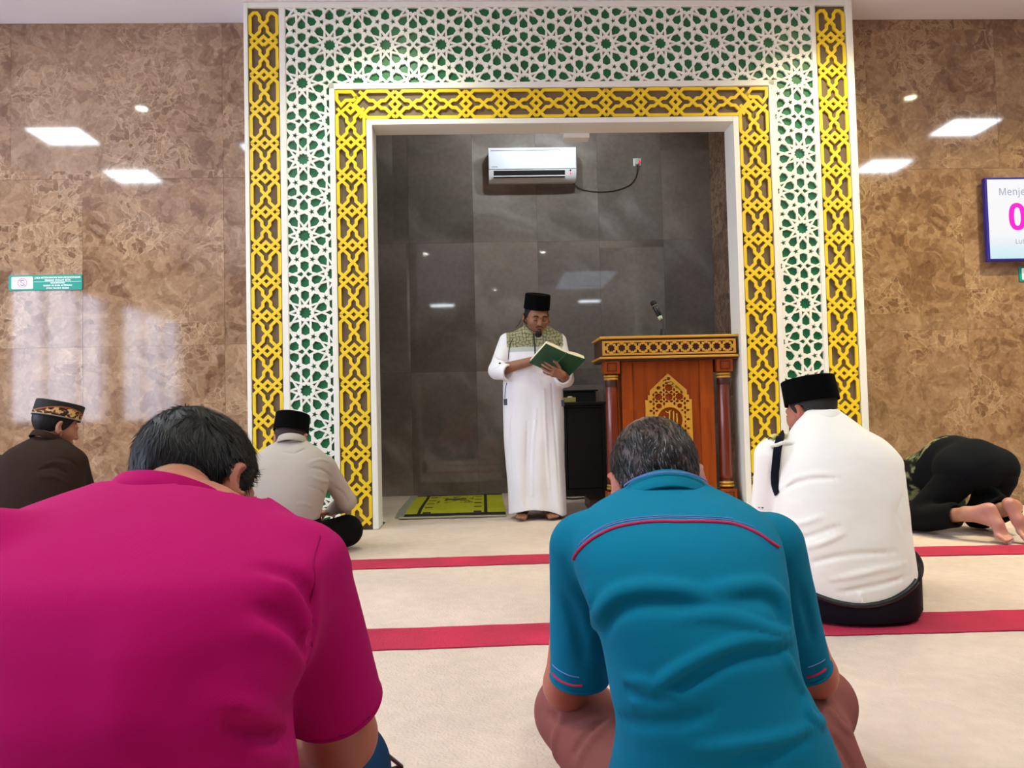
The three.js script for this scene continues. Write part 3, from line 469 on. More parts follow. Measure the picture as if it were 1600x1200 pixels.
// a trunk given by horizontal sections {y, l, r, z, b}: left, right, middle depth, half depth
function sections(rows, n = 2.3) {
  rows = rows.slice().sort((p, q) => p.y - q.y); const N = 240, y0 = rows[0].y, y1 = rows[rows.length - 1].y, tab = new Float32Array((N + 1) * 4);
  const get = (k, y) => { let i = 0; while (i < rows.length - 2 && rows[i + 1].y < y) i++; const p1 = rows[i], p2 = rows[i + 1], p0 = rows[Math.max(0, i - 1)], p3 = rows[Math.min(rows.length - 1, i + 2)], h = p2.y - p1.y, t = clamp((y - p1.y) / h, 0, 1), m1 = i ? (p2[k] - p0[k]) / (p2.y - p0.y) : (p2[k] - p1[k]) / h, m2 = i < rows.length - 2 ? (p3[k] - p1[k]) / (p3.y - p1.y) : (p2[k] - p1[k]) / h, t2 = t * t, t3 = t2 * t;
    return p1[k] * (2 * t3 - 3 * t2 + 1) + m1 * h * (t3 - 2 * t2 + t) + p2[k] * (-2 * t3 + 3 * t2) + m2 * h * (t3 - t2); };
  for (let i = 0; i <= N; i++) { const y = lerp(y0, y1, i / N), l = get('l', y), r = get('r', y); tab[4 * i] = (l + r) / 2; tab[4 * i + 1] = Math.max(.01, (r - l) / 2); tab[4 * i + 2] = get('z', y); tab[4 * i + 3] = Math.max(.01, get('b', y)); }
  const H = (y1 - y0) / N;
  return (x, y, z, inset = 0) => {
    const f = clamp((y - y0) / H, 0, N - .001), i = f | 0, t = f - i, o = 4 * i; const g = k => tab[o + k] + (tab[o + 4 + k] - tab[o + k]) * t, s = k => (tab[o + 4 + k] - tab[o + k]) / H;
    const ux = x - g(0), uz = z - g(2), a = g(1) - inset, b = g(3) - inset, r = Math.hypot(ux, uz) + 1e-9, cx = Math.abs(ux) / r, cz = Math.abs(uz) / r;
    const R = 1 / Math.pow(Math.pow(cx / a, n) + Math.pow(cz / b, n), 1 / n), sl = s(1) * cx * cx + s(3) * cz * cz + (s(0) * ux + s(2) * uz) / r, dp = (r - R) / Math.sqrt(1 + sl * sl) * (cx * cz > .1 ? .92 : 1);
    const over = Math.max(y0 + inset - y, y - y1 + inset, 0); return over > 0 ? (dp > 0 ? Math.hypot(dp, over) : over) : Math.max(dp, -Math.min(y - y0, y1 - y) - .002);
  };
}
function mesh(sdf, lo, hi, h, color) {
  const nx = Math.ceil((hi[0] - lo[0]) / h) + 1, ny = Math.ceil((hi[1] - lo[1]) / h) + 1, nz = Math.ceil((hi[2] - lo[2]) / h) + 1, val = new Float32Array(nx * ny * nz), Bk = 6, rad = Bk * h * .9;
  const id = (i, j, k) => (k * ny + j) * nx + i;
  for (let k0 = 0; k0 < nz; k0 += Bk) for (let j0 = 0; j0 < ny; j0 += Bk) for (let i0 = 0; i0 < nx; i0 += Bk) {
    const c = sdf(lo[0] + (i0 + Bk / 2) * h, lo[1] + (j0 + Bk / 2) * h, lo[2] + (k0 + Bk / 2) * h), skip = Math.abs(c) > 2.2 * rad + .012;
    for (let k = k0; k < Math.min(nz, k0 + Bk); k++) for (let j = j0; j < Math.min(ny, j0 + Bk); j++) for (let i = i0; i < Math.min(nx, i0 + Bk); i++) val[id(i, j, k)] = skip ? c : sdf(lo[0] + i * h, lo[1] + j * h, lo[2] + k * h);
  }
  const vid = new Int32Array(nx * ny * nz).fill(-1), P = [], I = [];
  for (let k = 0; k < nz - 1; k++) for (let j = 0; j < ny - 1; j++) for (let i = 0; i < nx - 1; i++) {
    let m = 0; const v = []; for (let c = 0; c < 8; c++) { const q = val[id(i + (c & 1), j + (c >> 1 & 1), k + (c >> 2))]; v.push(q); if (q < 0) m |= 1 << c; }
    if (m === 0 || m === 255) continue; let sx = 0, sy = 0, sz = 0, n = 0;
    for (let a = 0; a < 8; a++) for (const b of [a ^ 1, a ^ 2, a ^ 4]) if (b > a && (v[a] < 0) !== (v[b] < 0)) { const t = v[a] / (v[a] - v[b]); sx += lerp(a & 1, b & 1, t); sy += lerp(a >> 1 & 1, b >> 1 & 1, t); sz += lerp(a >> 2, b >> 2, t); n++; }
    vid[id(i, j, k)] = P.length / 3; P.push(lo[0] + (i + sx / n) * h, lo[1] + (j + sy / n) * h, lo[2] + (k + sz / n) * h);
  }
  const quad = (a, b, c, d, f) => { if (a < 0 || b < 0 || c < 0 || d < 0) return; f ? I.push(a, b, c, a, c, d) : I.push(a, c, b, a, d, c); };
  for (let k = 1; k < nz - 1; k++) for (let j = 1; j < ny - 1; j++) for (let i = 1; i < nx - 1; i++) { const s = val[id(i, j, k)] < 0;
    if (s !== val[id(i + 1, j, k)] < 0) quad(vid[id(i, j - 1, k - 1)], vid[id(i, j, k - 1)], vid[id(i, j, k)], vid[id(i, j - 1, k)], s);
    if (s !== val[id(i, j + 1, k)] < 0) quad(vid[id(i - 1, j, k - 1)], vid[id(i - 1, j, k)], vid[id(i, j, k)], vid[id(i, j, k - 1)], s);
    if (s !== val[id(i, j, k + 1)] < 0) quad(vid[id(i - 1, j - 1, k)], vid[id(i, j - 1, k)], vid[id(i, j, k)], vid[id(i - 1, j, k)], s); }
  const n = P.length / 3, N = new Float32Array(n * 3), U = new Float32Array(n * 2), C = color && new Float32Array(n * 3), e = h * .35;
  for (let q = 0; q < n; q++) {
    let x = P[3 * q], y = P[3 * q + 1], z = P[3 * q + 2], gx, gy, gz;
    for (let it = 0; it < 2; it++) { gx = sdf(x + e, y, z) - sdf(x - e, y, z); gy = sdf(x, y + e, z) - sdf(x, y - e, z); gz = sdf(x, y, z + e) - sdf(x, y, z - e); const L = Math.hypot(gx, gy, gz) || 1; gx /= L; gy /= L; gz /= L;
      if (it === 0) { const s = clamp(-sdf(x, y, z) / Math.max(.5, L / (2 * e)), -.5 * h, .5 * h); x += gx * s; y += gy * s; z += gz * s; } }
    P[3 * q] = x; P[3 * q + 1] = y; P[3 * q + 2] = z; N[3 * q] = gx; N[3 * q + 1] = gy; N[3 * q + 2] = gz; U[2 * q] = x + z * .3; U[2 * q + 1] = y + z * .3;
    if (C) { const c = color(x, y, z, gx, gy, gz); C[3 * q] = c[0]; C[3 * q + 1] = c[1]; C[3 * q + 2] = c[2]; }
  }
  const g = new THREE.BufferGeometry(); g.setAttribute('position', new THREE.BufferAttribute(new Float32Array(P), 3)); g.setAttribute('normal', new THREE.BufferAttribute(N, 3)); g.setAttribute('uv', new THREE.BufferAttribute(U, 2)); if (C) g.setAttribute('color', new THREE.BufferAttribute(C, 3)); g.setIndex(I); return g;
}
// where the line of sight of a measured point meets a field: the point on the real surface
function hit(sdf, px, py, z0 = 5.1) { const c = camera.position, d = new THREE.Vector3((px - 800) / 1200, (600 - py) / 1200, -1).transformDirection(rayM); let t = (c.z - z0) / -d.z, best = 9, bt = t; for (let i = 0; i < 240; i++) { const q = sdf(c.x + d.x * t, c.y + d.y * t, c.z + d.z * t); if (q < best) { best = q; bt = t; } if (q < .0006) break; t += Math.max(.002, q * .6); if (t > 9) break; } if (best > .05) return null; t = bt; return [c.x + d.x * t, c.y + d.y * t, c.z + d.z * t]; }
const hits = (sdf, pts, z0) => pts.map(p => hit(sdf, p[0], p[1], z0)).filter(Boolean);
function smooth(pts, n) { return new THREE.CatmullRomCurve3(pts.map(V3)).getPoints(n).map(p => p.toArray()); }
// creases laid along a line on the cloth: amp > 0 raises a ridge, amp < 0 presses a valley
function creased(sdf, list, noise) {
  const segs = []; for (let [pts, w, amp] of list) { w *= .8; amp *= 1.45; if (pts.length < 2) continue; const q = smooth(pts, Math.max(6, pts.length * 3)); for (let i = 0; i + 1 < q.length; i++) { const e = Math.min(1, 4 * Math.min((i + .5) / (q.length - 1), 1 - (i + .5) / (q.length - 1)) + .1); segs.push([q[i], q[i + 1], w, amp * e]); } }
  const lo = [9, 9, 9], hi = [-9, -9, -9]; for (const s of segs) for (let k = 0; k < 3; k++) { lo[k] = Math.min(lo[k], s[0][k] - .08, s[1][k] - .08); hi[k] = Math.max(hi[k], s[0][k] + .08, s[1][k] + .08); }
  return (x, y, z) => { let d = sdf(x, y, z); if (d > .03 || d < -.03) return d;
    if (noise) d -= noise(x, y, z);
    if (x > lo[0] && x < hi[0] && y > lo[1] && y < hi[1] && z > lo[2] && z < hi[2]) { let up = 0, dn = 0;
      for (const [a, b, w, m] of segs) { const px = x - a[0], py = y - a[1], pz = z - a[2]; if (px > .1 || px < -.1 || py > .1 || py < -.1) continue; const ex = b[0] - a[0], ey = b[1] - a[1], ez = b[2] - a[2]; const t = clamp((px * ex + py * ey + pz * ez) / (ex * ex + ey * ey + ez * ez + 1e-9), 0, 1), r2 = (px - t * ex) ** 2 + (py - t * ey) ** 2 + (pz - t * ez) ** 2; if (r2 > 6 * w * w) continue; const v = m * Math.exp(-r2 / (w * w)); if (v > up) up = v; if (v < dn) dn = v; }
      d -= up + dn; } return d; };
}
function frame(yaw, pitch, roll) { return new THREE.Matrix4().makeRotationFromEuler(new THREE.Euler(pitch, yaw, roll, 'YXZ')); }
// a head: local +z is the face, +y the crown, origin between the ears
function makeHead(pos, yaw, pitch, roll, s = 1, o = {}) {
  const M = frame(yaw, pitch, roll), e = M.elements, L = (x, y, z) => { const px = (x - pos[0]) / s, py = (y - pos[1]) / s, pz = (z - pos[2]) / s; return [e[0] * px + e[1] * py + e[2] * pz, e[4] * px + e[5] * py + e[6] * pz, e[8] * px + e[9] * py + e[10] * pz]; };
  const W = p => { const v = V3(p).multiplyScalar(s).applyMatrix4(M); return [v.x + pos[0], v.y + pos[1], v.z + pos[2]]; };
  const cran = ell([0, .035, -.012], [.0765, .088, .098]), jaw = ell([0, -.04, .03], [.058, .078, .064]), chin = ell([0, -.098, .066], [.026, .02, .02]), cheek = [1, -1].map(m => ell([m * .04, -.02, .058], [.026, .026, .026]));
  const nose = cone([0, .012, .092], [0, -.026, .108], .008, .0125), wing = [1, -1].map(m => ell([m * .012, -.03, .098], [.0085, .0075, .01])), brow = [1, -1].map(m => cone([m * .012, .024, .093], [m * .046, .024, .076], .009, .008));
  const sock = [1, -1].map(m => ell([m * .031, .006, .098], [.016, .0095, .014])), lid = [1, -1].map(m => ell([m * .031, .004, .078], [.0145, .0125, .0125])), lipU = ell([0, -.055, .092], [.024, .006, .01]), lipD = ell([0, -.0655, .089], [.02, .007, .011]), mouth = ell([0, -.0605, .1], [.023, .0015, .012]);
  const earM = m => frame(m * .8, 0, -m * .12).elements, ears = [1, -1].map(m => { const E = earM(m), R = [E[0], E[1], E[2], E[4], E[5], E[6], E[8], E[9], E[10]]; const a = ell([m * .091, -.004, -.012], [.009, .034, .0205], R), b = ell([m * .101, .002, -.006], [.009, .021, .012], R), lobe = ell([m * .079, -.034, .002], [.008, .011, .011]); return (x, y, z) => smin(smax(a(x, y, z), -b(x, y, z), .005), lobe(x, y, z), .008); });
  const skull = (x, y, z) => smin(smin(cran(x, y, z), jaw(x, y, z), .045), chin(x, y, z), .03);
  const local = (x, y, z) => { let d = skull(x, y, z); if (d > .06) return d; for (const c of cheek) d = smin(d, c(x, y, z), .03); for (const c of brow) d = smin(d, c(x, y, z), .016); for (const c of sock) d = smax(d, -c(x, y, z), .014); for (const c of lid) d = smin(d, c(x, y, z), .005); d = smin(d, nose(x, y, z), .012); for (const c of wing) d = smin(d, c(x, y, z), .006); d = smin(d, lipU(x, y, z), .008); d = smin(d, lipD(x, y, z), .008); d = smax(d, -mouth(x, y, z), .004); for (const c of ears) d = smin(d, c(x, y, z), .008); return d; };
  const world = f => (x, y, z) => { const p = L(x, y, z); return f(p[0], p[1], p[2]) * s; };
  const line = o.hairline ?? ((x, y, z) => y - lerp(lerp(-.066, -.012, step01(-.075, 0, z)), .07, step01(.01, .075, z)));
  const hairLocal = (x, y, z) => { let d = cran(x, y, z) * .6 + skull(x, y, z) * .4 - (o.hair ?? .009); if (d > .03) return d; if (o.rough) d -= o.rough(x, y, z); d = smax(d, -line(x, y, z) * .8, .006); for (const c of ears) d = Math.max(d, -(c(x, y, z) - .004)); return d; };
  const b = .17 * s, box = [[pos[0] - b, pos[1] - b, pos[2] - b], [pos[0] + b, pos[1] + b, pos[2] + b]];
  return { M, W, L, sdf: world(local), hair: world(hairLocal), skull: world(skull), box, s, pos };
}
// a hand: wrist point, direction to the fingers, back-of-hand normal, thumb side, curl per finger
function makeHand(w, dir, back, side, curl = [.5, .55, .6, .7], s = 1, spread = .12, thumb = .5) {
  const D = V3(dir).normalize(), B = V3(back).addScaledVector(D, -V3(back).dot(D)).normalize(), S = D.clone().cross(B).multiplyScalar(side), P = (d, t, b) => [w[0] + s * (D.x * d + S.x * t + B.x * b), w[1] + s * (D.y * d + S.y * t + B.y * b), w[2] + s * (D.z * d + S.z * t + B.z * b)];
  const l = [slab2(P(.0, 0, 0), P(.03, 0, 0), .027 * s, .033 * s, .02 * s, .019 * s, S.toArray()), slab2(P(.03, 0, 0), P(.082, -.002, 0), .034 * s, .040 * s, .018 * s, .0145 * s, S.toArray())], f = [];
  [[.028, .044, .027, .021], [.009, .049, .03, .023], [-.011, .045, .028, .022], [-.03, .036, .022, .019]].forEach(([t0, a, b, c], i) => { const sp = (1.5 - i) * spread; let d = .086 - Math.abs(i - 1.2) * .004, t = t0, h = 0, ang = .15 + curl[i] * .5; const pts = [[d - .02, t0 * .9, 0], [d, t, h]];
    for (const q of [a, b, c]) { d += q * Math.cos(ang) * Math.cos(sp); t += q * Math.cos(ang) * Math.sin(sp); h -= q * Math.sin(ang); pts.push([d, t, h]); ang += curl[i] * .9; } const r = [.0095, .0092, .0083, .0076, .0066].map(x => x * (i === 3 ? .88 : 1) * s);
    for (let k = 0; k < 4; k++) f.push(cone(P(...pts[k]), P(...pts[k + 1]), r[k], r[k + 1])); });
  const T = [[.018, .022, -.006], [.045, .046, -.014], [.045 + .03 * Math.cos(thumb), .046 + .022, -.014 - .03 * Math.sin(thumb)], [.045 + .056 * Math.cos(thumb), .046 + .026, -.014 - .054 * Math.sin(thumb)]]; [.014, .0125, .0105, .009].reduce((r0, r1, i, a) => { if (i) f.push(cone(P(...T[i - 1]), P(...T[i]), a[i - 1] * s, r1 * s)); return r1; });
  const palm = join(l, .012), fing = f; const sdf = (x, y, z) => { let d = palm(x, y, z); if (d > .2) return d; for (const q of fing) d = smin(d, q(x, y, z), .005 * s); return d; };
  const c = P(.07, 0, -.02), b = .14 * s; return { sdf, box: [c.map(v => v - b), c.map(v => v + b)], P };
}
// one continuous skin: coarse trunk and limbs, fine head and hands, all cut from the same field
function skinGeometry(field, lo, hi, fine, color, coarse = .012) {
  const inBox = (b, x, y, z) => x > b[0][0] && x < b[1][0] && y > b[0][1] && y < b[1][1] && z > b[0][2] && z < b[1][2];
  const gs = []; { const g = mesh(field, lo, hi, coarse, color), p = g.attributes.position.array, I = g.index.array, K = []; const sh = fine.map(f => [f.box[0].map(v => v + coarse * .6), f.box[1].map(v => v - coarse * .6)]);
    for (let i = 0; i < I.length; i += 3) { let cut = false; for (const b of sh) { let all = true; for (let k = 0; k < 3; k++) { const q = I[i + k] * 3; if (!inBox(b, p[q], p[q + 1], p[q + 2])) { all = false; break; } } if (all) { cut = true; break; } } if (!cut) K.push(I[i], I[i + 1], I[i + 2]); } g.setIndex(K); gs.push(g); }
  for (const f of fine) gs.push(mesh(field, f.box[0], f.box[1], f.h, color)); return mergeGeometries(gs);
}
function place(geo, g) { geo.translate(-g.position.x, -g.position.y, -g.position.z); return geo; }
function bounds(pts, r) { const lo = [9, 9, 9], hi = [-9, -9, -9]; for (const p of pts) for (let k = 0; k < 3; k++) { lo[k] = Math.min(lo[k], p[k] - r); hi[k] = Math.max(hi[k], p[k] + r); } return [lo, hi]; }
const skinMat = phys({ color: 0xffffff, vertexColors: true, roughness: .5, sheen: .15 }), skin = (tone, red) => (x, y, z) => { const n = .9 + .2 * fbm(x * 40, y * 40, z * 40, 2), m = red ? red(x, y, z) : 0; return [tone[0] * n * (1 + .1 * m), tone[1] * n * (1 - .3 * m), tone[2] * n * (1 - .28 * m)]; };
const weaveTex = (() => { const t = dataTex(128, 128, (u, v) => { const n = 128 + 50 * Math.sin(u * 64 * Math.PI) * Math.sin(v * 64 * Math.PI) + 50 * (noise3(u * 60, v * 60, 1) - .5); return [n, n, n]; }, false); t.repeat.set(14, 14); return t; })();
const cloth = (color, o = {}) => phys({ color, roughness: .95, specularIntensity: .35, bumpMap: weaveTex, bumpScale: .0006, ...o });
const hairMat = phys({ color: 0x060608, roughness: .5, specularIntensity: .6 });
// strands over the hair, one instanced mesh
function strands(head, n, len, parent, keep, mat = hairMat, lift = .35) {
  const g = new THREE.ConeGeometry(.00075, 1, 4, 3, true); { const p = g.attributes.position; for (let i = 0; i < p.count; i++) { const t = p.getY(i) + .5; p.setY(i, t); p.setZ(i, p.getZ(i) - .22 * t * t); } g.computeVertexNormals(); }
  const mts = [], up = new THREE.Vector3(), q = new THREE.Quaternion(), c0 = head.W([0, .095, -.06]);
  for (let tries = 0; mts.length < n && tries < n * 12; tries++) { const th = rnd() * 2 * Math.PI, u = rnd() * 2 - 1, r = Math.sqrt(1 - u * u); let p = head.W([.13 * r * Math.cos(th), .035 + .13 * u, -.012 + .13 * r * Math.sin(th)]); const c = head.W([0, .03, -.012]), d = V3(c).sub(V3(p)).normalize();
    let ok = false; for (let i = 0; i < 40; i++) { const e = head.hair(...p); if (e < .0006) { ok = true; break; } p = [p[0] + d.x * e * .7, p[1] + d.y * e * .7, p[2] + d.z * e * .7]; if (V3(p).distanceTo(V3(c)) < .03) break; }
    if (!ok || head.skull(...p) < .002) continue; const lp = head.L(...p); if (keep && rnd() > keep(...lp)) continue;
    const e = .002, nrm = new THREE.Vector3(head.hair(p[0] + e, p[1], p[2]) - head.hair(p[0] - e, p[1], p[2]), head.hair(p[0], p[1] + e, p[2]) - head.hair(p[0], p[1] - e, p[2]), head.hair(p[0], p[1], p[2] + e) - head.hair(p[0], p[1], p[2] - e)).normalize();
    const flow = V3(p).sub(V3(c0)); flow.addScaledVector(nrm, -flow.dot(nrm)).normalize(); const sw = fbm(lp[0] * 30, lp[1] * 30, lp[2] * 30, 2) - .5; const f2 = flow.clone().applyAxisAngle(nrm, sw * 2.2 + (rnd() - .5) * .5); const y = f2.clone().addScaledVector(nrm, lift * (.4 + rnd())).normalize(), x = y.clone().cross(nrm).normalize(), z = x.clone().cross(y); const L = len * (.6 + .8 * rnd());
    mts.push(new THREE.Matrix4().makeBasis(x.multiplyScalar(1 + rnd()), y.multiplyScalar(L), z.multiplyScalar(L)).setPosition(p[0] - nrm.x * .001, p[1] - nrm.y * .001, p[2] - nrm.z * .001)); }
  const im = new THREE.InstancedMesh(g, mat, mts.length); mts.forEach((m, i) => { m.elements[12] -= parent.position.x; m.elements[13] -= parent.position.y; m.elements[14] -= parent.position.z; im.setMatrixAt(i, m); }); im.castShadow = true; return im;
}
// an oval felt cap: a lathe-like shell on the head, in head axes
function capGeometry(head, y0, y1, rx, rz, taper, tilt = 0) {
  const P = [], I = [], U = [], n = 56, prof = [[.985, y0 + .002], [1, y0], [1.0, y0 + .004], [lerp(1, taper, .5), (y0 + y1) / 2], [taper, y1 - .005], [taper - .015, y1 - .001], [taper - .05, y1 + .001], [taper - .3, y1 - .004], [.25, y1 - .006], [0, y1 - .006]];
  prof.forEach(([k, y], j) => { for (let i = 0; i <= n; i++) { const a = i / n * 2 * Math.PI; const w = head.W([rx * k * Math.sin(a), y + tilt * Math.cos(a), -.012 + rz * k * Math.cos(a)]); P.push(...w); U.push(i / n, (y - y0) / (y1 - y0)); if (j && i < n) { const q = j * (n + 1) + i, p = q - n - 1; I.push(p, p + 1, q + 1, p, q + 1, q); } } });
  const g = new THREE.BufferGeometry(); g.setAttribute('position', new THREE.Float32BufferAttribute(P, 3)); g.setAttribute('uv', new THREE.Float32BufferAttribute(U, 2)); g.setIndex(I); g.computeVertexNormals(); return g;
}

// ---------- people ----------
const A = at, rowsAt = rows => rows.map(([py, l, r, z, b]) => ({ y: A((l + r) / 2, py, z)[1], l: A(l, py, z)[0], r: A(r, py, z)[0], z, b }));
const sub = (a, b) => a.map((v, i) => v - b[i]), add = (a, b, k = 1) => a.map((v, i) => v + b[i] * k), unit = a => { const l = Math.hypot(...a); return a.map(v => v / l); }, mid3 = (a, b, t = .5) => a.map((v, i) => lerp(v, b[i], t));
function sleeve(a, c, ra, rc, gap = .007, via) { // open at c
  const d = unit(sub(c, via ?? a)), end = add(c, d, .04), tubeF = via ? join([cone(a, via, ra, (ra + rc) / 2), cone(via, end, (ra + rc) / 2, rc)], .02) : cone(a, end, ra, rc), inner = cone(add(c, d, -.06), add(c, d, .06), rc - gap - .006, rc - gap);
  return (x, y, z) => { let q = tubeF(x, y, z); if (q > .08) return q; const pl = (x - c[0]) * d[0] + (y - c[1]) * d[1] + (z - c[2]) * d[2]; q = smax(q, pl, .004); return Math.max(q, -inner(x, y, z)); };
}
function collarStrip(c, yaw, pitch, roll, rx, rz, h, flare, th, a0 = -2.4, a1 = 2.4, dip = 0) {   // local +z is the back of the neck
  const M = frame(yaw, pitch, roll), P = [], I = [], U = [], n = 48, pr = [[1 + flare, 0], [1 + flare + th, .0], [1 + flare * .5 + th, h * .5], [1 + th, h], [1 + th * .4, h + th * .03], [1, h], [1 + flare * .4, h * .4], [1 + flare, 0]];
  pr.forEach(([k, y], j) => { for (let i = 0; i <= n; i++) { const a = lerp(a0, a1, i / n), w = new THREE.Vector3(rx * k * Math.sin(a), y - dip * (1 - Math.cos(a)) * .5, rz * k * Math.cos(a)).applyMatrix4(M); P.push(w.x + c[0], w.y + c[1], w.z + c[2]); U.push(a * rx, y); if (j && i < n) { const q = j * (n + 1) + i, p = q - n - 1; I.push(p, p + 1, q + 1, p, q + 1, q); } } });
  const g = new THREE.BufferGeometry(); g.setAttribute('position', new THREE.Float32BufferAttribute(P, 3)); g.setAttribute('uv', new THREE.Float32BufferAttribute(U, 2)); g.setIndex(I); g.computeVertexNormals(); return g;
}
// a bare foot: heel, ball, five toes
function foot(ankle, heel, ball, toe, right, s = 1) {
  const sole = unit(sub(ball, heel)), td = unit(sub(toe, ball)), R = unit(right), L = Math.hypot(...sub(toe, ball)), F = [cone(ankle, mid3(ankle, heel, .75), .034 * s, .034 * s), slab2(heel, ball, .03 * s, .043 * s, .03 * s, .017 * s, right), cone(ankle, mid3(heel, ball, .6), .032 * s, .022 * s)], T = [];
  [-.03, -.012, .004, .018, .031].forEach((o, i) => { const l = [1, .95, .85, .75, .62][i], r = [.0125, .009, .0085, .008, .0075][i] * s, b = add(add(ball, R, o * s), td, -.004), m = add(b, td, L * l * .6); T.push(cone(b, m, r * 1.05, r), cone(m, add(m, td, L * l * .4), r, r * .95)); });
  const f = join(F, .03); return (x, y, z) => { let d = f(x, y, z); if (d > .1) return d; for (const t of T) d = smin(d, t(x, y, z), .006); return d; };
}
function hemRing(c, d, r, t = .0034) { const q = new THREE.Quaternion().setFromUnitVectors(new THREE.Vector3(0, 0, 1), V3(d).normalize()); return new THREE.TorusGeometry(r, t, 8, 60).applyQuaternion(q).translate(...c); }
const legs = (hip, knee, ankle) => [cone(hip, knee, .085, .058), cone(knee, ankle, .056, .036)];
function person(label, base) { const g = thing('person', label, 'person', base); return g; }
const DARK = [.245, .105, .055], MIDS = [.33, .155, .085], WARM = [.38, .18, .105];
const ribbonOn = (sdf, pts, r, lift, n = 60) => tube(smooth(hits(sdf, pts), n).map(p => { const e = .002, q = [sdf(p[0] + e, p[1], p[2]) - sdf(p[0] - e, p[1], p[2]), sdf(p[0], p[1] + e, p[2]) - sdf(p[0], p[1] - e, p[2]), sdf(p[0], p[1], p[2] + e) - sdf(p[0], p[1], p[2] - e)], d = sdf(...p); return add(p, unit(q), lift - d); }), r, n * 2, 6);
const clothNoise = (amp, f, seedK) => (x, y, z) => amp * (2 * fbm(x * f, y * f * 1.5, z * f + seedK, 3) - 1);

// ===== man in the teal shirt, right foreground =====
{
  const g = person('balding man in a teal shirt with a magenta-piped yoke, sitting cross-legged with bowed head', [.02, 0, 3.9]);
  const secs = sections(rowsAt([[750, 1004, 1090, 3.76, .05], [762, 978, 1112, 3.79, .075], [776, 950, 1140, 3.82, .098], [794, 922, 1172, 3.855, .115], [818, 902, 1198, 3.89, .126], [850, 896, 1214, 3.92, .132], [900, 903, 1222, 3.95, .134], [950, 922, 1226, 3.975, .134], [1000, 940, 1234, 3.99, .132], [1050, 950, 1243, 3.995, .132], [1090, 957, 1262, 3.995, .135], [1130, 965, 1282, 3.99, .14], [1180, 960, 1300, 3.98, .145], [1240, 945, 1318, 3.965, .15], [1325, 930, 1335, 3.95, .155]]));
  const SL = A(912, 855, 3.86), CL = A(906, 1056, 3.79), EL = A(886, 1070, 3.75), WL = A(985, 1128, 3.5), SR = A(1204, 852, 3.86), CR = A(1259, 1044, 3.79), ER = A(1272, 1054, 3.76), WR = A(1180, 1128, 3.48);
  const slL = sleeve(SL, CL, .062, .054), slR = sleeve(SR, CR, .060, .045);
  const base = (x, y, z) => smin(smin(secs(x, y, z), slL(x, y, z), .02), slR(x, y, z), .02);
  const H = p => hits(base, p, 5.0);
  const folds = [[H([[932, 985], [938, 955], [962, 930], [1000, 920], [1060, 922], [1120, 930]]), .016, .012], [H([[945, 990], [955, 962], [985, 945], [1040, 940], [1090, 945]]), .016, -.009],
    [H([[1232, 968], [1222, 935], [1195, 915], [1150, 918], [1090, 928]]), .015, .010], [H([[1226, 985], [1215, 950], [1190, 935], [1150, 938]]), .014, -.007],
    [H([[1238, 985], [1210, 988], [1170, 972], [1120, 962], [1060, 968]]), .012, .008], [H([[1240, 995], [1210, 1002], [1160, 1004], [1090, 1030], [1040, 1062], [990, 1098]]), .012, .010], [H([[1235, 1015], [1190, 1018], [1140, 1030], [1080, 1060], [1030, 1085]]), .015, -.009],
    [H([[978, 1062], [1005, 1066], [1035, 1078], [1060, 1085]]), .011, .006], [H([[980, 1075], [990, 1085], [1020, 1090]]), .010, -.006],
    [H([[1258, 1078], [1262, 1110], [1278, 1128], [1286, 1122]]), .011, .009], [H([[1275, 1135], [1220, 1155], [1160, 1165], [1090, 1172]]), .014, .008], [H([[1265, 1148], [1210, 1172], [1150, 1180]]), .014, -.007],
    [H([[1262, 1090], [1240, 1050], [1225, 1020]]), .010, .006], [H([[965, 1120], [1000, 1132], [1060, 1128], [1120, 1110]]), .016, -.005], [H([[880, 930], [895, 960], [905, 1000], [915, 1040]]), .014, -.006], [H([[918, 915], [926, 950], [925, 1000]]), .011, .006], [H([[1250, 920], [1262, 960], [1270, 1000]]), .011, -.006]];
  const shirtF = creased(base, folds, clothNoise(.0022, 9, 3)), [lo, hi] = bounds([A(860, 760, 3.6), A(1345, 1330, 3.95), A(880, 1300, 4.15), A(1200, 745, 3.7)], .03);
  const teal = cloth(0x006f8e);
  const sh = part('shirt', place(mesh(shirtF, lo, hi, .0062), g), teal, g, 'teal short-sleeved shirt');
  const pk = std({ color: 0xb3184e, roughness: .8 }), lil = std({ color: 0x6c7fc4, roughness: .8 });
  part('piping', place(ribbonOn(shirtF, [[897, 874], [910, 855], [932, 838], [965, 824], [1005, 817], [1060, 816], [1110, 816], [1150, 820], [1180, 832], [1205, 848], [1216, 855]], .0032, .001), g), pk, sh, 'magenta piping');
  part('stitching', [place(ribbonOn(shirtF, [[905, 852], [930, 831], [965, 817], [1005, 811], [1060, 809], [1110, 811], [1150, 815], [1180, 825]], .0009, .0006), g), place(ribbonOn(shirtF, [[910, 848], [935, 827], [968, 814], [1008, 808], [1060, 806], [1110, 808], [1145, 811]], .0009, .0006), g), place(ribbonOn(shirtF, [[863, 1038], [875, 1048], [890, 1055], [905, 1058]], .001, .0006, 20), g), place(ribbonOn(shirtF, [[1262, 1042], [1275, 1038], [1289, 1030]], .001, .0006, 20), g)], lil, sh, 'lilac stitching');
  part('cuff_piping', [[[864, 1052], [872, 1061], [884, 1067], [898, 1071], [910, 1071]], [[1260, 1058], [1274, 1054], [1290, 1045]]].map(p => place(ribbonOn(shirtF, p, .0024, .0008, 24), g)), pk, sh, 'magenta cuff edge');
  for (const [c, a, r] of [[CL, SL, .0545], [CR, SR, .047]]) part('sleeve_hem', place(hemRing(c, sub(c, a), r), g), teal, sh);
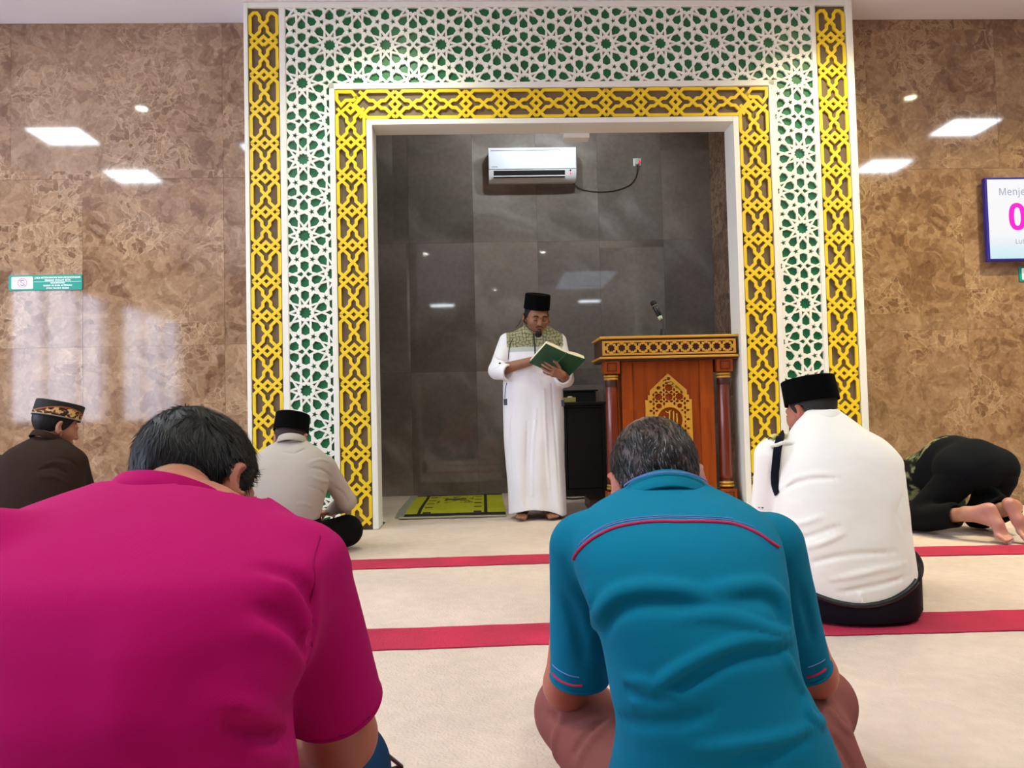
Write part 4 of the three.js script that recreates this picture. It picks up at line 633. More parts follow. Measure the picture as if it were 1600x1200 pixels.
  const cl = part('collar', place(collarStrip(A(1042, 794, 3.785), -.05, -.62, -.04, .074, .07, .04, .12, .1, -2.3, 2.3, .02), g), cloth(0x047089), sh);
  part('collar_stitching', place(mergeGeometries([.27, .33].map(t => tube(Array.from({ length: 30 }, (_, i) => { const a = lerp(-1.2, .95, i / 29), M = frame(-.05, -.62, -.04), k = 1.115 + .1 + .012 - t * .06, w = new THREE.Vector3(.074 * k * Math.sin(a), .04 * (.45 + t), .07 * k * Math.cos(a)).applyMatrix4(M), c = A(1042, 794, 3.785); return [w.x + c[0], w.y + c[1], w.z + c[2]]; }), .0009, 60, 5))), g), lil, cl, 'lilac stitching');
  // trousers
  const hL = A(1020, 1275, 3.93), kL = A(896, 1112, 3.66), aL = A(1040, 1172, 3.44), hR = A(1215, 1275, 3.93), kR = A(1278, 1100, 3.66), aR = A(1110, 1180, 3.4), trBase = join([cone(hL, kL, .1, .076), cone(kL, aL, .072, .055), cone(hR, kR, .1, .072), cone(kR, aR, .07, .055), cone(A(1275, 1150, 3.78), A(1300, 1205, 3.8), .06, .062), cone(hL, hR, .11, .11)], .03);
  const tH = p => hits((x, y, z) => trBase(x, y, z), p, 5.0);
  const trF = creased((x, y, z) => Math.max(trBase(x, y, z), .012 - y), [[tH([[868, 1190], [868, 1150], [880, 1120], [905, 1105]]), .012, .006], [tH([[905, 1190], [930, 1150], [960, 1125]]), .01, .008], [tH([[895, 1180], [915, 1150], [945, 1125]]), .01, -.006], [tH([[850, 1110], [880, 1130], [930, 1115]]), .012, -.005], [tH([[1298, 1110], [1312, 1130], [1330, 1146]]), .01, .005], [tH([[1300, 1150], [1318, 1175], [1330, 1200]]), .01, -.008]], clothNoise(.002, 8, 9));
  { const b = bounds([hL, kL, aL, hR, kR, aR], .13); b[0][1] = 0; part('trousers', place(mesh(trF, b[0], b[1], .0085), g), cloth(0x86504a), g, 'brown trousers'); }
  // skin
  const hd = makeHead(A(1027, 756, 3.70), Math.PI - .1, .72, -.1, .985, { hair: .0135, rough: (x, y, z) => .0035 * (fbm(x * 70, y * 26, z * 70, 2) - .3), hairline: (x, y, z) => y - lerp(lerp(-.078, -.03, step01(-.075, 0, z)), .075, step01(.01, .075, z)) });
  const hands = [makeHand(WL, [.8, -.1, -.55], [0, .9, -.3], 1, [.6, .6, .65, .7]), makeHand(WR, [-.8, -.1, -.5], [0, .9, -.3], -1, [.6, .6, .65, .7])];
  const body = join([hd.sdf, cone(hd.W([0, -.03, -.03]), A(1044, 820, 3.74), .052, .045), (x, y, z) => secs(x, y, z, .02), cone(SL, EL, .045, .043), cone(EL, WL, .043, .029), cone(SR, ER, .043, .041), cone(ER, WR, .041, .029), ...legs(hL, kL, aL), ...legs(hR, kR, aR), foot(aL, A(1060, 1182, 3.42), A(1200, 1188, 3.42), A(1245, 1190, 3.42), [0, .3, 1]), foot(aR, A(1080, 1186, 3.36), A(950, 1190, 3.36), A(905, 1190, 3.36), [0, .3, 1])], .02), full = (x, y, z) => { let d = body(x, y, z); for (const h of hands) d = smin(d, h.sdf(x, y, z), .012); return d; };
  const bb = bounds([hL, kL, aL, hR, kR, aR, hd.pos, SL, SR, EL, ER], .17); bb[0][1] = 0;
  part('body', place(skinGeometry(full, bb[0], bb[1], [{ box: hd.box, h: .0038 }, ...hands.map(h => ({ box: h.box, h: .004 }))], skin(WARM, (x, y, z) => { const p = hd.L(x, y, z); return Math.abs(p[0]) > .078 ? 1 : 0; })), g), skinMat, g);
  const bald = (x, y, z) => 1 - step01(.35, 1.2, Math.hypot((x - .012) / .05, (z + .068) / .042, (y - .106) / .042));
  const hairC = (x, y, z) => { const p = hd.L(x, y, z), t = 1 - bald(...p), n = fbm(p[0] * 60, p[1] * 60, p[2] * 60, 2), w = .2 * step01(.4, .8, n) * step01(.05, -.03, p[1]); const k = t * (.72 + .28 * step01(.35, .6, n)); return mix3([.2, .11, .08], mix3([.006, .006, .009], [.1, .1, .11], w * .5), clamp(k, 0, 1)); };
  const hr = part('hair', place(mesh(hd.hair, hd.box[0], hd.box[1], .0034, hairC), g), std({ vertexColors: true, roughness: .5 }), g, 'short dark greying hair, thin on the crown');
  const st = strands(hd, 4200, .017, g, (x, y, z) => 1 - .93 * bald(x, y, z), hairMat); st.name = 'hair_strands'; st.userData = { kind: 'stuff' }; hr.add(st);
  const st2 = strands(hd, 500, .014, g, (x, y, z) => (1 - bald(x, y, z)) * (1 - step01(-.03, .05, y)), std({ color: 0x6d6f78, roughness: .4 })); st2.name = 'grey_strands'; st2.userData = { kind: 'stuff' }; hr.add(st2);
}

// ===== man in the magenta shirt, left foreground =====
{
  const g = person('black-haired man in a plain magenta T-shirt sitting nearest, seen from behind', [-.87, 0, 4.3]);
  const secs = sections(rowsAt([[730, 205, 312, 4.17, .05], [748, 165, 340, 4.205, .078], [766, 110, 380, 4.24, .1], [787, 50, 412, 4.275, .117], [812, -5, 448, 4.31, .13], [842, -35, 484, 4.345, .142], [880, -50, 512, 4.38, .148], [940, -50, 504, 4.405, .15], [1000, -45, 496, 4.42, .15], [1060, -40, 478, 4.43, .15], [1115, -36, 450, 4.43, .15], [1200, -36, 452, 4.425, .155], [1400, -55, 485, 4.4, .165], [1665, -80, 530, 4.37, .175]]));
  const SR = A(474, 902, 4.33), CR = A(521, 1096, 4.24), ER = A(532, 1150, 4.18), WR = A(410, 1195, 3.9), SL = A(-40, 880, 4.4), CL = A(-85, 1110, 4.3), EL = A(-95, 1190, 4.22), WL = A(60, 1230, 3.92);
  const slR = sleeve(SR, CR, .056, .064, .012), slL = sleeve(SL, CL, .056, .06, .012);
  const base = (x, y, z) => smin(smin(secs(x, y, z), slR(x, y, z), .04), slL(x, y, z), .04);
  const H = p => hits(base, p, 5.1);
  const folds = [[H([[482, 1012], [492, 965], [478, 925], [448, 897], [400, 886]]), .013, -.008], [H([[470, 1000], [478, 965], [462, 930], [430, 905]]), .013, .006], [H([[478, 1030], [470, 1000], [445, 975], [400, 950]]), .013, -.008], [H([[476, 1042], [455, 1015], [425, 995], [380, 985]]), .014, .006], [H([[492, 960], [493, 1000], [482, 1040], [470, 1075]]), .010, -.007],
    [H([[447, 1130], [425, 1125], [395, 1110], [360, 1100]]), .012, .006], [H([[450, 1155], [420, 1150], [385, 1135], [350, 1120]]), .012, -.007], [H([[452, 1185], [420, 1180], [380, 1165]]), .012, .006], [H([[350, 1040], [300, 1080], [280, 1130]]), .03, -.004], [H([[200, 1000], [195, 1080], [190, 1150]]), .03, .004]];
  const nc = A(262, 792, 4.232), NM = frame(-.12, -.62, -.12).elements, neckCut = (x, y, z) => { const px = x - nc[0], py = y - nc[1], pz = z - nc[2]; return Math.max(.006 - (NM[4] * px + NM[5] * py + NM[6] * pz), Math.hypot(px, py, pz) - .13); };
  const shirtF1 = creased(base, folds, clothNoise(.0022, 7, 5)), shirtF = (x, y, z) => Math.max(shirtF1(x, y, z), -neckCut(x, y, z)), [lo, hi] = bounds([A(-110, 760, 4.1), A(600, 1100, 4.15), A(-110, 1690, 4.62), A(560, 1690, 4.2)], .05); lo[1] = .02;
  const mag = cloth(0xa20059);
  const sh = part('shirt', place(mesh(shirtF, lo, hi, .0068), g), mag, g, 'plain magenta T-shirt');
  part('neck_band', place(collarStrip(A(266, 810, 4.216), -.1, -.6, -.1, .079, .077, .026, .1, .07, -1.9, 1.9, .0), g), mag, sh);
  part('sleeve_hem', place(hemRing(CR, sub(CR, SR), .0605), g), mag, sh);
  part('shoulder_seam', place(ribbonOn(shirtF, [[500, 836], [490, 880], [486, 930], [490, 970], [488, 1010]], .0016, -.0004), g), mag, sh);
  const hL = A(90, 1600, 4.3), kL = A(-60, 1215, 4.0), aL = A(200, 1300, 3.78), hR = A(420, 1600, 4.3), kR = A(528, 1205, 3.99), aR = A(330, 1310, 3.72), trF0 = join([cone(hL, kL, .1, .08), cone(kL, aL, .075, .056), cone(hR, kR, .1, .08), cone(kR, aR, .075, .056), cone(hL, hR, .12, .12)], .03), trN = clothNoise(.003, 8, 2);
  { const b = bounds([hL, kL, aL, hR, kR, aR], .14); b[0][1] = 0; part('trousers', place(mesh((x, y, z) => Math.max(trF0(x, y, z), .012 - y) - trN(x, y, z), b[0], b[1], .009), g), cloth(0x16395c, { roughness: .95 }), g, 'blue jeans'); }
  const hd = makeHead(A(305, 766, 4.0), Math.PI - .42, .55, -.16, .97, { hair: .0125, rough: (x, y, z) => .005 * (fbm(x * 55, y * 22, z * 55, 2) - .35), hairline: (x, y, z) => y - lerp(lerp(-.056, -.015, step01(-.06, .005, z)), .07, step01(.01, .075, z)) });
  const hands = [makeHand(WR, [-.8, -.1, -.5], [0, .9, -.3], -1, [.6, .6, .65, .7]), makeHand(WL, [.8, -.1, -.5], [0, .9, -.3], 1, [.6, .6, .65, .7])];
  const body = join([hd.sdf, cone(hd.W([0, -.03, -.035]), A(270, 800, 4.2), .056, .055), (x, y, z) => secs(x, y, z, .02) + .004, cone(SR, ER, .046, .046), cone(ER, WR, .046, .03), cone(SL, EL, .046, .046), cone(EL, WL, .046, .03), ...legs(hL, kL, aL), ...legs(hR, kR, aR), foot(aL, A(190, 1320, 3.76), A(360, 1335, 3.76), A(410, 1338, 3.76), [0, .3, 1]), foot(aR, A(340, 1330, 3.68), A(180, 1340, 3.68), A(130, 1342, 3.68), [0, .3, 1])], .02), full = (x, y, z) => { let d = body(x, y, z); for (const h of hands) d = smin(d, h.sdf(x, y, z), .012); return d; };
  const bb = bounds([hL, kL, aL, hR, kR, aR, hd.pos, SL, SR, EL, ER], .17); bb[0][1] = 0;
  part('body', place(skinGeometry(full, bb[0], bb[1], [{ box: hd.box, h: .0038 }, ...hands.map(h => ({ box: h.box, h: .004 })), { box: bounds([A(530, 1140, 4.18), A(440, 1160, 4.1)], .07), h: .006 }], skin(MIDS, (x, y, z) => Math.abs(hd.L(x, y, z)[0]) > .078 ? 1 : 0)), g), skinMat, g);
  const hr = part('hair', place(mesh(hd.hair, hd.box[0], hd.box[1], .0034), g), hairMat, g, 'thick short black hair');
  const st = strands(hd, 5200, .02, g, null, hairMat, .3); st.name = 'hair_strands'; st.userData = { kind: 'stuff' }; hr.add(st);
}

const felt = phys({ color: 0x030304, roughness: 1, specularIntensity: .2 });
// ===== officer in the white shirt =====
{
  const g = person('stout man in a white uniform shirt with a dark shoulder strap and black cap', [.78, 0, 2.45]);
  const secs = sections(rowsAt([[640, 1262, 1308, 2.42, .05], [655, 1250, 1326, 2.435, .075], [672, 1238, 1349, 2.45, .1], [690, 1226, 1378, 2.465, .122], [716, 1217, 1399, 2.485, .14], [760, 1213, 1408, 2.505, .155], [810, 1215, 1413, 2.515, .163], [860, 1222, 1418, 2.515, .168], [900, 1232, 1424, 2.505, .172], [940, 1246, 1423, 2.49, .172], [978, 1256, 1418, 2.475, .165]]));
  const SL = A(1208, 712, 2.47), CL = A(1198, 797, 2.4), EL = A(1197, 842, 2.34), WL = A(1262, 858, 2.08), SR = A(1384, 728, 2.46), CR = A(1388, 800, 2.34), ER = A(1388, 838, 2.22), WR = A(1318, 858, 2.05);
  const slL = sleeve(SL, CL, .066, .053), slR = sleeve(SR, CR, .06, .055), base = (x, y, z) => smin(smin(secs(x, y, z), slL(x, y, z), .03), slR(x, y, z), .03), H = p => hits(base, p, 4);
  const folds = [[H([[1222, 762], [1240, 748], [1262, 742], [1300, 741]]), .011, .005], [H([[1222, 768], [1245, 755], [1275, 748], [1310, 748]]), .01, -.005], [H([[1230, 822], [1260, 815], [1285, 806]]), .011, .005], [H([[1240, 845], [1275, 835], [1310, 822]]), .012, -.005], [H([[1250, 858], [1285, 848], [1320, 832]]), .012, .005], [H([[1260, 880], [1320, 868], [1400, 862]]), .013, -.005], [H([[1300, 905], [1360, 893], [1415, 880]]), .012, .006], [H([[1310, 925], [1370, 915], [1418, 900]]), .012, -.005], [H([[1412, 770], [1405, 800], [1412, 830]]), .012, -.005], [H([[1345, 925], [1350, 940], [1352, 950]]), .008, .006]];
  const hemAt = A(1335, 948, 2.66), hemY = x => hemAt[1] + 1.55 * (x - hemAt[0]) ** 2 - .06 * (x - hemAt[0]);
  const shirtF0 = creased(base, folds, clothNoise(.003, 9, 4)), shirtF = (x, y, z) => Math.max(shirtF0(x, y, z), Math.min(secs(x, y, z) + .012, .02) * 0 + (hemY(x) - .02 - y));
  const wht = cloth(0xf4f3ea, { roughness: .8 });
  { const b = bounds([A(1165, 760, 2.3), A(1440, 960, 2.7), A(1300, 636, 2.4), A(1300, 950, 2.1), add(SR, [.07, .03, 0]), add(CR, [.08, -.05, -.05])], .03); const sh = part('shirt', place(mesh(shirtF, b[0], b[1], .0095), g), wht, g, 'white short-sleeved uniform shirt');
    part('collar', place(collarStrip(A(1286, 667, 2.43), -.08, -.4, -.05, .07, .068, .036, .1, .1, -2.5, 2.5, .01), g), wht, sh);
    part('shoulder_board', place(ribbonOn(base, [[1204, 688], [1212, 683], [1222, 679]], .012, .004, 14), g), std({ color: 0xd9cf6a, roughness: .6 }), g, 'pale yellow shoulder board');
    const strap = new THREE.Group(); { const P = smooth(hits(base, [[1222, 678], [1217, 690], [1214, 705], [1212, 725], [1211, 745], [1213, 762], [1216, 772]], 4), 40), po = [], ix = []; P.forEach((p, i) => { const e = .003, n = unit([base(p[0] + e, p[1], p[2]) - base(p[0] - e, p[1], p[2]), base(p[0], p[1] + e, p[2]) - base(p[0], p[1] - e, p[2]), base(p[0], p[1], p[2] + e) - base(p[0], p[1], p[2] - e)]), q = V3(sub(P[Math.min(i + 1, P.length - 1)], P[Math.max(i - 1, 0)])).normalize(), r = q.clone().cross(V3(n)).normalize(); for (const [s, l] of [[-1, .003], [-1, .008], [1, .008], [1, .003]]) po.push(p[0] + r.x * s * .014 + n[0] * l, p[1] + r.y * s * .014 + n[1] * l, p[2] + r.z * s * .014 + n[2] * l); if (i) for (let k = 0; k < 4; k++) { const a = (i - 1) * 4 + k, b = (i - 1) * 4 + (k + 1) % 4; ix.push(a, b, b + 4, a, b + 4, a + 4); } });
      const q = new THREE.BufferGeometry(); q.setAttribute('position', new THREE.Float32BufferAttribute(po, 3)); q.setIndex(ix); q.computeVertexNormals(); uvXY(q); part('shoulder_strap', place(q.toNonIndexed(), g), cloth(0x10141f), g, 'dark navy shoulder strap'); }
    part('strap_loop', place(ribbonOn(base, [[1205, 699], [1214, 697], [1224, 694], [1236, 694]], .008, .006, 16), g), wht, g); }
  const trS = (x, y, z) => Math.max(secs(x, y, z) - .008, y - hemY(x)), hL = A(1280, 950, 2.45), kL = A(1215, 885, 2.02), aL = A(1330, 905, 1.85), hR = A(1390, 950, 2.45), kR = A(1405, 885, 2.05), aR = A(1300, 905, 1.82), tl = join([cone(hL, kL, .11, .085), cone(kL, aL, .08, .055), cone(hR, kR, .11, .085), cone(kR, aR, .08, .055)], .04), tr = (x, y, z) => Math.max(smin(trS(x, y, z), tl(x, y, z), .02), .012 - y);
  { const b = bounds([hL, kL, aL, hR, kR, aR, A(1230, 940, 2.7), A(1430, 960, 2.7)], .12); b[0][1] = 0; const navy = cloth(0x0b0e18, { roughness: .7 }); part('trousers', place(mesh(tr, b[0], b[1], .0105), g), navy, g, 'very dark navy trousers');
    const bp = []; for (let px = 1256; px <= 1424; px += 8) bp.push([px, 0]); const belt = []; for (const [px] of bp) { const X = A(px, 930, 2.6)[0]; const y = hemY(X) + .004; let z = 2.8; while (z > 2.2 && smin(secs(X, y, z) - .004, 9, .01) > 0) z -= .002; if (z > 2.25) belt.push([X, y, z]); }
    part('belt', place(tube(smooth(belt, 50), .011, 80, 8), g), std({ color: 0x08080a, roughness: .4 }), g, 'black belt');
    const pc = A(1419, 902, 2.5); part('pouch', place(mv(new RoundedBoxGeometry(.05, .13, .07, 3, .012), pc[0], pc[1], pc[2]), g), black, g, 'black belt pouch'); }
  const hd = makeHead(A(1268, 645, 2.36), Math.PI + .48, .22, .02, .95, { hair: .005, hairline: (x, y, z) => y - lerp(lerp(-.04, .0, step01(-.075, 0, z)), .07, step01(.01, .075, z)) });
  const hands = [makeHand(WL, [.8, -.1, -.5], [0, .9, -.3], 1), makeHand(WR, [-.8, -.1, -.5], [0, .9, -.3], -1)];
  const body = join([hd.sdf, cone(hd.W([0, -.03, -.03]), A(1287, 690, 2.42), .06, .062), (x, y, z) => secs(x, y, z, .025), cone(SL, EL, .05, .046), cone(EL, WL, .045, .03), cone(SR, ER, .05, .046), cone(ER, WR, .045, .03), ...legs(hL, kL, aL), ...legs(hR, kR, aR), foot(aL, add(aL, [-.05, -.05, 0]), add(aL, [.14, -.06, 0]), add(aL, [.2, -.06, 0]), [0, .3, 1]), foot(aR, add(aR, [.05, -.05, -.02]), add(aR, [-.14, -.06, -.02]), add(aR, [-.2, -.06, -.02]), [0, .3, 1])], .02), full = (x, y, z) => { let d = body(x, y, z); for (const h of hands) d = smin(d, h.sdf(x, y, z), .012); return Math.max(d, .012 - y); };
  const bb = bounds([hL, kL, aL, hR, kR, aR, hd.pos, SL, SR, EL, ER], .17); bb[0][1] = 0;
  part('body', place(skinGeometry(full, bb[0], bb[1], [{ box: hd.box, h: .0042 }, ...hands.map(h => ({ box: h.box, h: .0045 }))], skin(WARM, (x, y, z) => Math.abs(hd.L(x, y, z)[0]) > .078 ? 1 : .5)), g), skinMat, g);
  part('hair', place(mesh(hd.hair, hd.box[0], hd.box[1], .0045), g), std({ color: 0x1d1814, roughness: .7 }), g, 'close-cropped dark hair');
  part('cap', place(capGeometry(hd, .038, .138, .093, .114, .985, .006), g), felt, g, 'black felt cap');
}

// ===== man in the grey shirt =====
{
  const g = person('man in a light grey long-sleeved shirt and black cap, sitting before the left column', [-1.75, 0, .92]);
  const secs = sections(rowsAt([[688, 434, 478, .90, .05], [698, 416, 492, .915, .08], [710, 400, 506, .93, .1], [728, 388, 514, .945, .122], [760, 384, 512, .965, .14], [790, 388, 504, .975, .146], [815, 392, 498, .975, .15], [850, 394, 498, .97, .155], [884, 392, 502, .96, .15]]));
  const SR = A(508, 729, .9), ER = A(541, 783, .8), WR = A(520, 800, .56), SL = A(388, 730, .92), EL = A(360, 790, .82), WL = A(420, 810, .56), slR = sleeve(SR, WR, .062, .045, .006, ER), slL = sleeve(SL, WL, .062, .045, .006, EL);
  const base = (x, y, z) => smin(smin(secs(x, y, z), slR(x, y, z), .03), slL(x, y, z), .03), H = p => hits(base, p, 3);
  const folds = [[H([[482, 724], [500, 718], [515, 722]]), .009, .005], [H([[480, 730], [500, 733], [518, 745]]), .009, -.005], [H([[485, 745], [505, 752], [520, 752]]), .01, .005], [H([[482, 760], [498, 765], [508, 775]]), .009, -.005], [H([[462, 788], [475, 787], [488, 792]]), .008, .005], [H([[440, 705], [460, 708], [480, 700]]), .008, -.004], [H([[520, 760], [535, 770], [545, 785]]), .009, -.005], [H([[505, 790], [497, 805], [480, 815]]), .008, .004]];
  const grey = cloth(0xaca49a), shirtF0 = creased(base, folds, clothNoise(.003, 8, 6)), hemY = A(480, 818, 1.1)[1];
  { const b = bounds([A(345, 700, .7), A(560, 820, .7), A(450, 684, .9), A(450, 830, 1.15), WR, WL], .04); const sh = part('shirt', place(mesh((x, y, z) => Math.max(shirtF0(x, y, z), hemY - y), b[0], b[1], .0105), g), grey, g, 'light grey long-sleeved shirt');
    part('collar', place(collarStrip(A(456, 695, .905), .05, -.4, -.02, .072, .07, .04, .1, .1, -2.5, 2.5, .01), g), grey, sh); }
  const hL = A(430, 850, .95), kL = A(385, 835, .5), aL = A(470, 850, .4), hR = A(478, 850, .95), kR = A(542, 829, .74), aR = A(455, 850, .46), tl = join([(x, y, z) => Math.max(secs(x, y, z) - .008, y - hemY - .01), cone(hL, kL, .1, .08), cone(kL, aL, .075, .05), cone(hR, kR, .105, .088), cone(kR, aR, .08, .05)], .03);
  { const b = bounds([hL, kL, aL, hR, kR, aR, A(400, 860, 1.1)], .13); b[0][1] = 0; part('trousers', place(mesh((x, y, z) => Math.max(tl(x, y, z), .012 - y), b[0], b[1], .011), g), cloth(0x08080a), g, 'black trousers'); }
  const hd = makeHead(A(455, 687, .84), Math.PI - .22, .28, 0, 1.03, { hair: .003, hairline: (x, y, z) => y - lerp(lerp(-.02, .02, step01(-.075, 0, z)), .07, step01(.01, .075, z)) });
  const hands = [makeHand(WL, [.8, -.1, -.5], [0, .9, -.3], 1), makeHand(WR, [-.8, -.1, -.5], [0, .9, -.3], -1)];
  const body = join([hd.sdf, cone(hd.W([0, -.03, -.03]), A(456, 720, .89), .058, .06), (x, y, z) => secs(x, y, z, .02), cone(SL, EL, .048, .042), cone(EL, WL, .04, .028), cone(SR, ER, .048, .042), cone(ER, WR, .04, .028), ...legs(hL, kL, aL), ...legs(hR, kR, aR), foot(aL, add(aL, [-.05, -.03, 0]), add(aL, [.14, -.04, 0]), add(aL, [.2, -.04, 0]), [0, .3, 1]), foot(aR, add(aR, [.05, -.03, -.02]), add(aR, [-.14, -.04, -.02]), add(aR, [-.2, -.04, -.02]), [0, .3, 1])], .02), full = (x, y, z) => { let d = body(x, y, z); for (const h of hands) d = smin(d, h.sdf(x, y, z), .012); return Math.max(d, .012 - y); };
  const bb = bounds([hL, kL, aL, hR, kR, aR, hd.pos, SL, SR, EL, ER], .16); bb[0][1] = 0;
  part('body', place(skinGeometry(full, bb[0], bb[1], [{ box: hd.box, h: .0045 }, ...hands.map(h => ({ box: h.box, h: .005 }))], skin(WARM, (x, y, z) => .6)), g), skinMat, g);
  part('hair', place(mesh(hd.hair, hd.box[0], hd.box[1], .005), g), std({ color: 0x3a2a26, roughness: .8 }), g, 'shaved dark hair');
  part('cap', place(capGeometry(hd, .042, .142, .092, .113, .96, .004), g), felt, g, 'black felt cap');
}

// ===== man in the dark brown jacket =====
{
  const g = person('man in a dark brown jacket and an embroidered black cap, at the far left', [-2.75, 0, 1.2]);
  const secs = sections(rowsAt([[682, 54, 90, 1.17, .05], [692, 34, 106, 1.185, .08], [704, 14, 118, 1.2, .105], [722, 0, 126, 1.215, .125], [760, -6, 128, 1.235, .142], [810, -6, 126, 1.245, .15], [860, -8, 124, 1.24, .155], [900, -12, 128, 1.23, .155]]));
  const SR = A(116, 724, 1.16), ER = A(136, 785, 1.06), WR = A(110, 815, .8), SL = A(-2, 730, 1.2), EL = A(-25, 800, 1.1), WL = A(20, 820, .82), slR = sleeve(SR, WR, .066, .045, .006, ER), slL = sleeve(SL, WL, .062, .045, .006, EL);
  const base = (x, y, z) => smin(smin(secs(x, y, z), slR(x, y, z), .03), slL(x, y, z), .03), H = p => hits(base, p, 3);
  const folds = [[H([[62, 735], [85, 730], [105, 740]]), .011, -.006], [H([[60, 745], [85, 745], [108, 758]]), .011, .005], [H([[88, 716], [105, 718], [122, 730]]), .01, -.004], [H([[70, 725], [90, 722], [110, 730]]), .01, .004]];
  const brown = cloth(0x2b1d16), shirtF = creased(base, folds, clothNoise(.003, 8, 8));
  { const b = bounds([A(-45, 700, 1.1), A(160, 860, 1.1), A(70, 678, 1.2), A(60, 890, 1.4), WR, WL], .04); const sh = part('jacket', place(mesh(shirtF, b[0], b[1], .0105), g), brown, g, 'dark brown jacket');
    part('collar', place(collarStrip(A(72, 688, 1.175), -.5, -.4, 0, .07, .068, .03, .1, .1, -2.5, 2.5, .01), g), brown, sh); }
  const hL = A(40, 880, 1.2), kL = A(-20, 860, .75), aL = A(90, 868, .66), hR = A(90, 880, 1.2), kR = A(140, 858, .85), aR = A(60, 868, .7), tl = join([cone(hL, kL, .1, .08), cone(kL, aL, .075, .05), cone(hR, kR, .1, .08), cone(kR, aR, .075, .05)], .03);
  { const b = bounds([hL, kL, aL, hR, kR, aR], .13); b[0][1] = 0; part('trousers', place(mesh((x, y, z) => Math.max(tl(x, y, z), .012 - y), b[0], b[1], .012), g), cloth(0x14110f), g, 'dark trousers'); }
  const hd = makeHead(A(87, 668, 1.1), Math.PI - .75, .3, 0, 1.03, { hair: .008, rough: (x, y, z) => .003 * fbm(x * 60, y * 30, z * 60, 2), hairline: (x, y, z) => y - lerp(lerp(-.055, -.012, step01(-.07, .0, z)), .07, step01(.01, .075, z)) });
  const body = join([hd.sdf, cone(hd.W([0, -.03, -.03]), A(74, 715, 1.17), .056, .058), (x, y, z) => secs(x, y, z, .02), cone(SL, EL, .046, .042), cone(EL, WL, .04, .028), cone(SR, ER, .046, .042), cone(ER, WR, .04, .028), ...legs(hL, kL, aL), ...legs(hR, kR, aR), foot(aL, add(aL, [-.05, -.03, 0]), add(aL, [.14, -.04, 0]), add(aL, [.2, -.04, 0]), [0, .3, 1]), foot(aR, add(aR, [.05, -.03, -.02]), add(aR, [-.14, -.04, -.02]), add(aR, [-.2, -.04, -.02]), [0, .3, 1])], .02), hands = [makeHand(WL, [.8, -.1, -.5], [0, .9, -.3], 1), makeHand(WR, [-.8, -.1, -.5], [0, .9, -.3], -1)], full = (x, y, z) => { let d = body(x, y, z); for (const h of hands) d = smin(d, h.sdf(x, y, z), .012); return Math.max(d, .012 - y); };
  const bb = bounds([hL, kL, aL, hR, kR, aR, hd.pos, SL, SR, EL, ER], .16); bb[0][1] = 0;
  part('body', place(skinGeometry(full, bb[0], bb[1], [{ box: hd.box, h: .0045 }, ...hands.map(h => ({ box: h.box, h: .005 }))], skin(MIDS, (x, y, z) => .4)), g), skinMat, g);
  part('hair', place(mesh(hd.hair, hd.box[0], hd.box[1], .0045), g), hairMat, g, 'short black hair');
  const cg = capGeometry(hd, .045, .128, .092, .115, 1.0, .008);
  const bandTex = dataTex(512, 64, (u, v) => { const top = .22 + .42 * Math.pow(Math.abs(Math.sin(u * Math.PI * 2 - .1)), 1.4); if (v < .05) return [10, 10, 14]; if (v < .11) return [150, 140, 120]; if (v > top) return v < top + .08 ? [150, 78, 28] : [10, 10, 14]; const n = fbm(u * 60, v * 9, 3, 2); return n > .56 ? [206, 176, 110] : n > .46 ? [140, 66, 26] : [24, 16, 16]; });
  part('cap', place(cg, g), std({ map: bandTex, roughness: .8 }), g, 'black cap with an orange embroidered band');
}

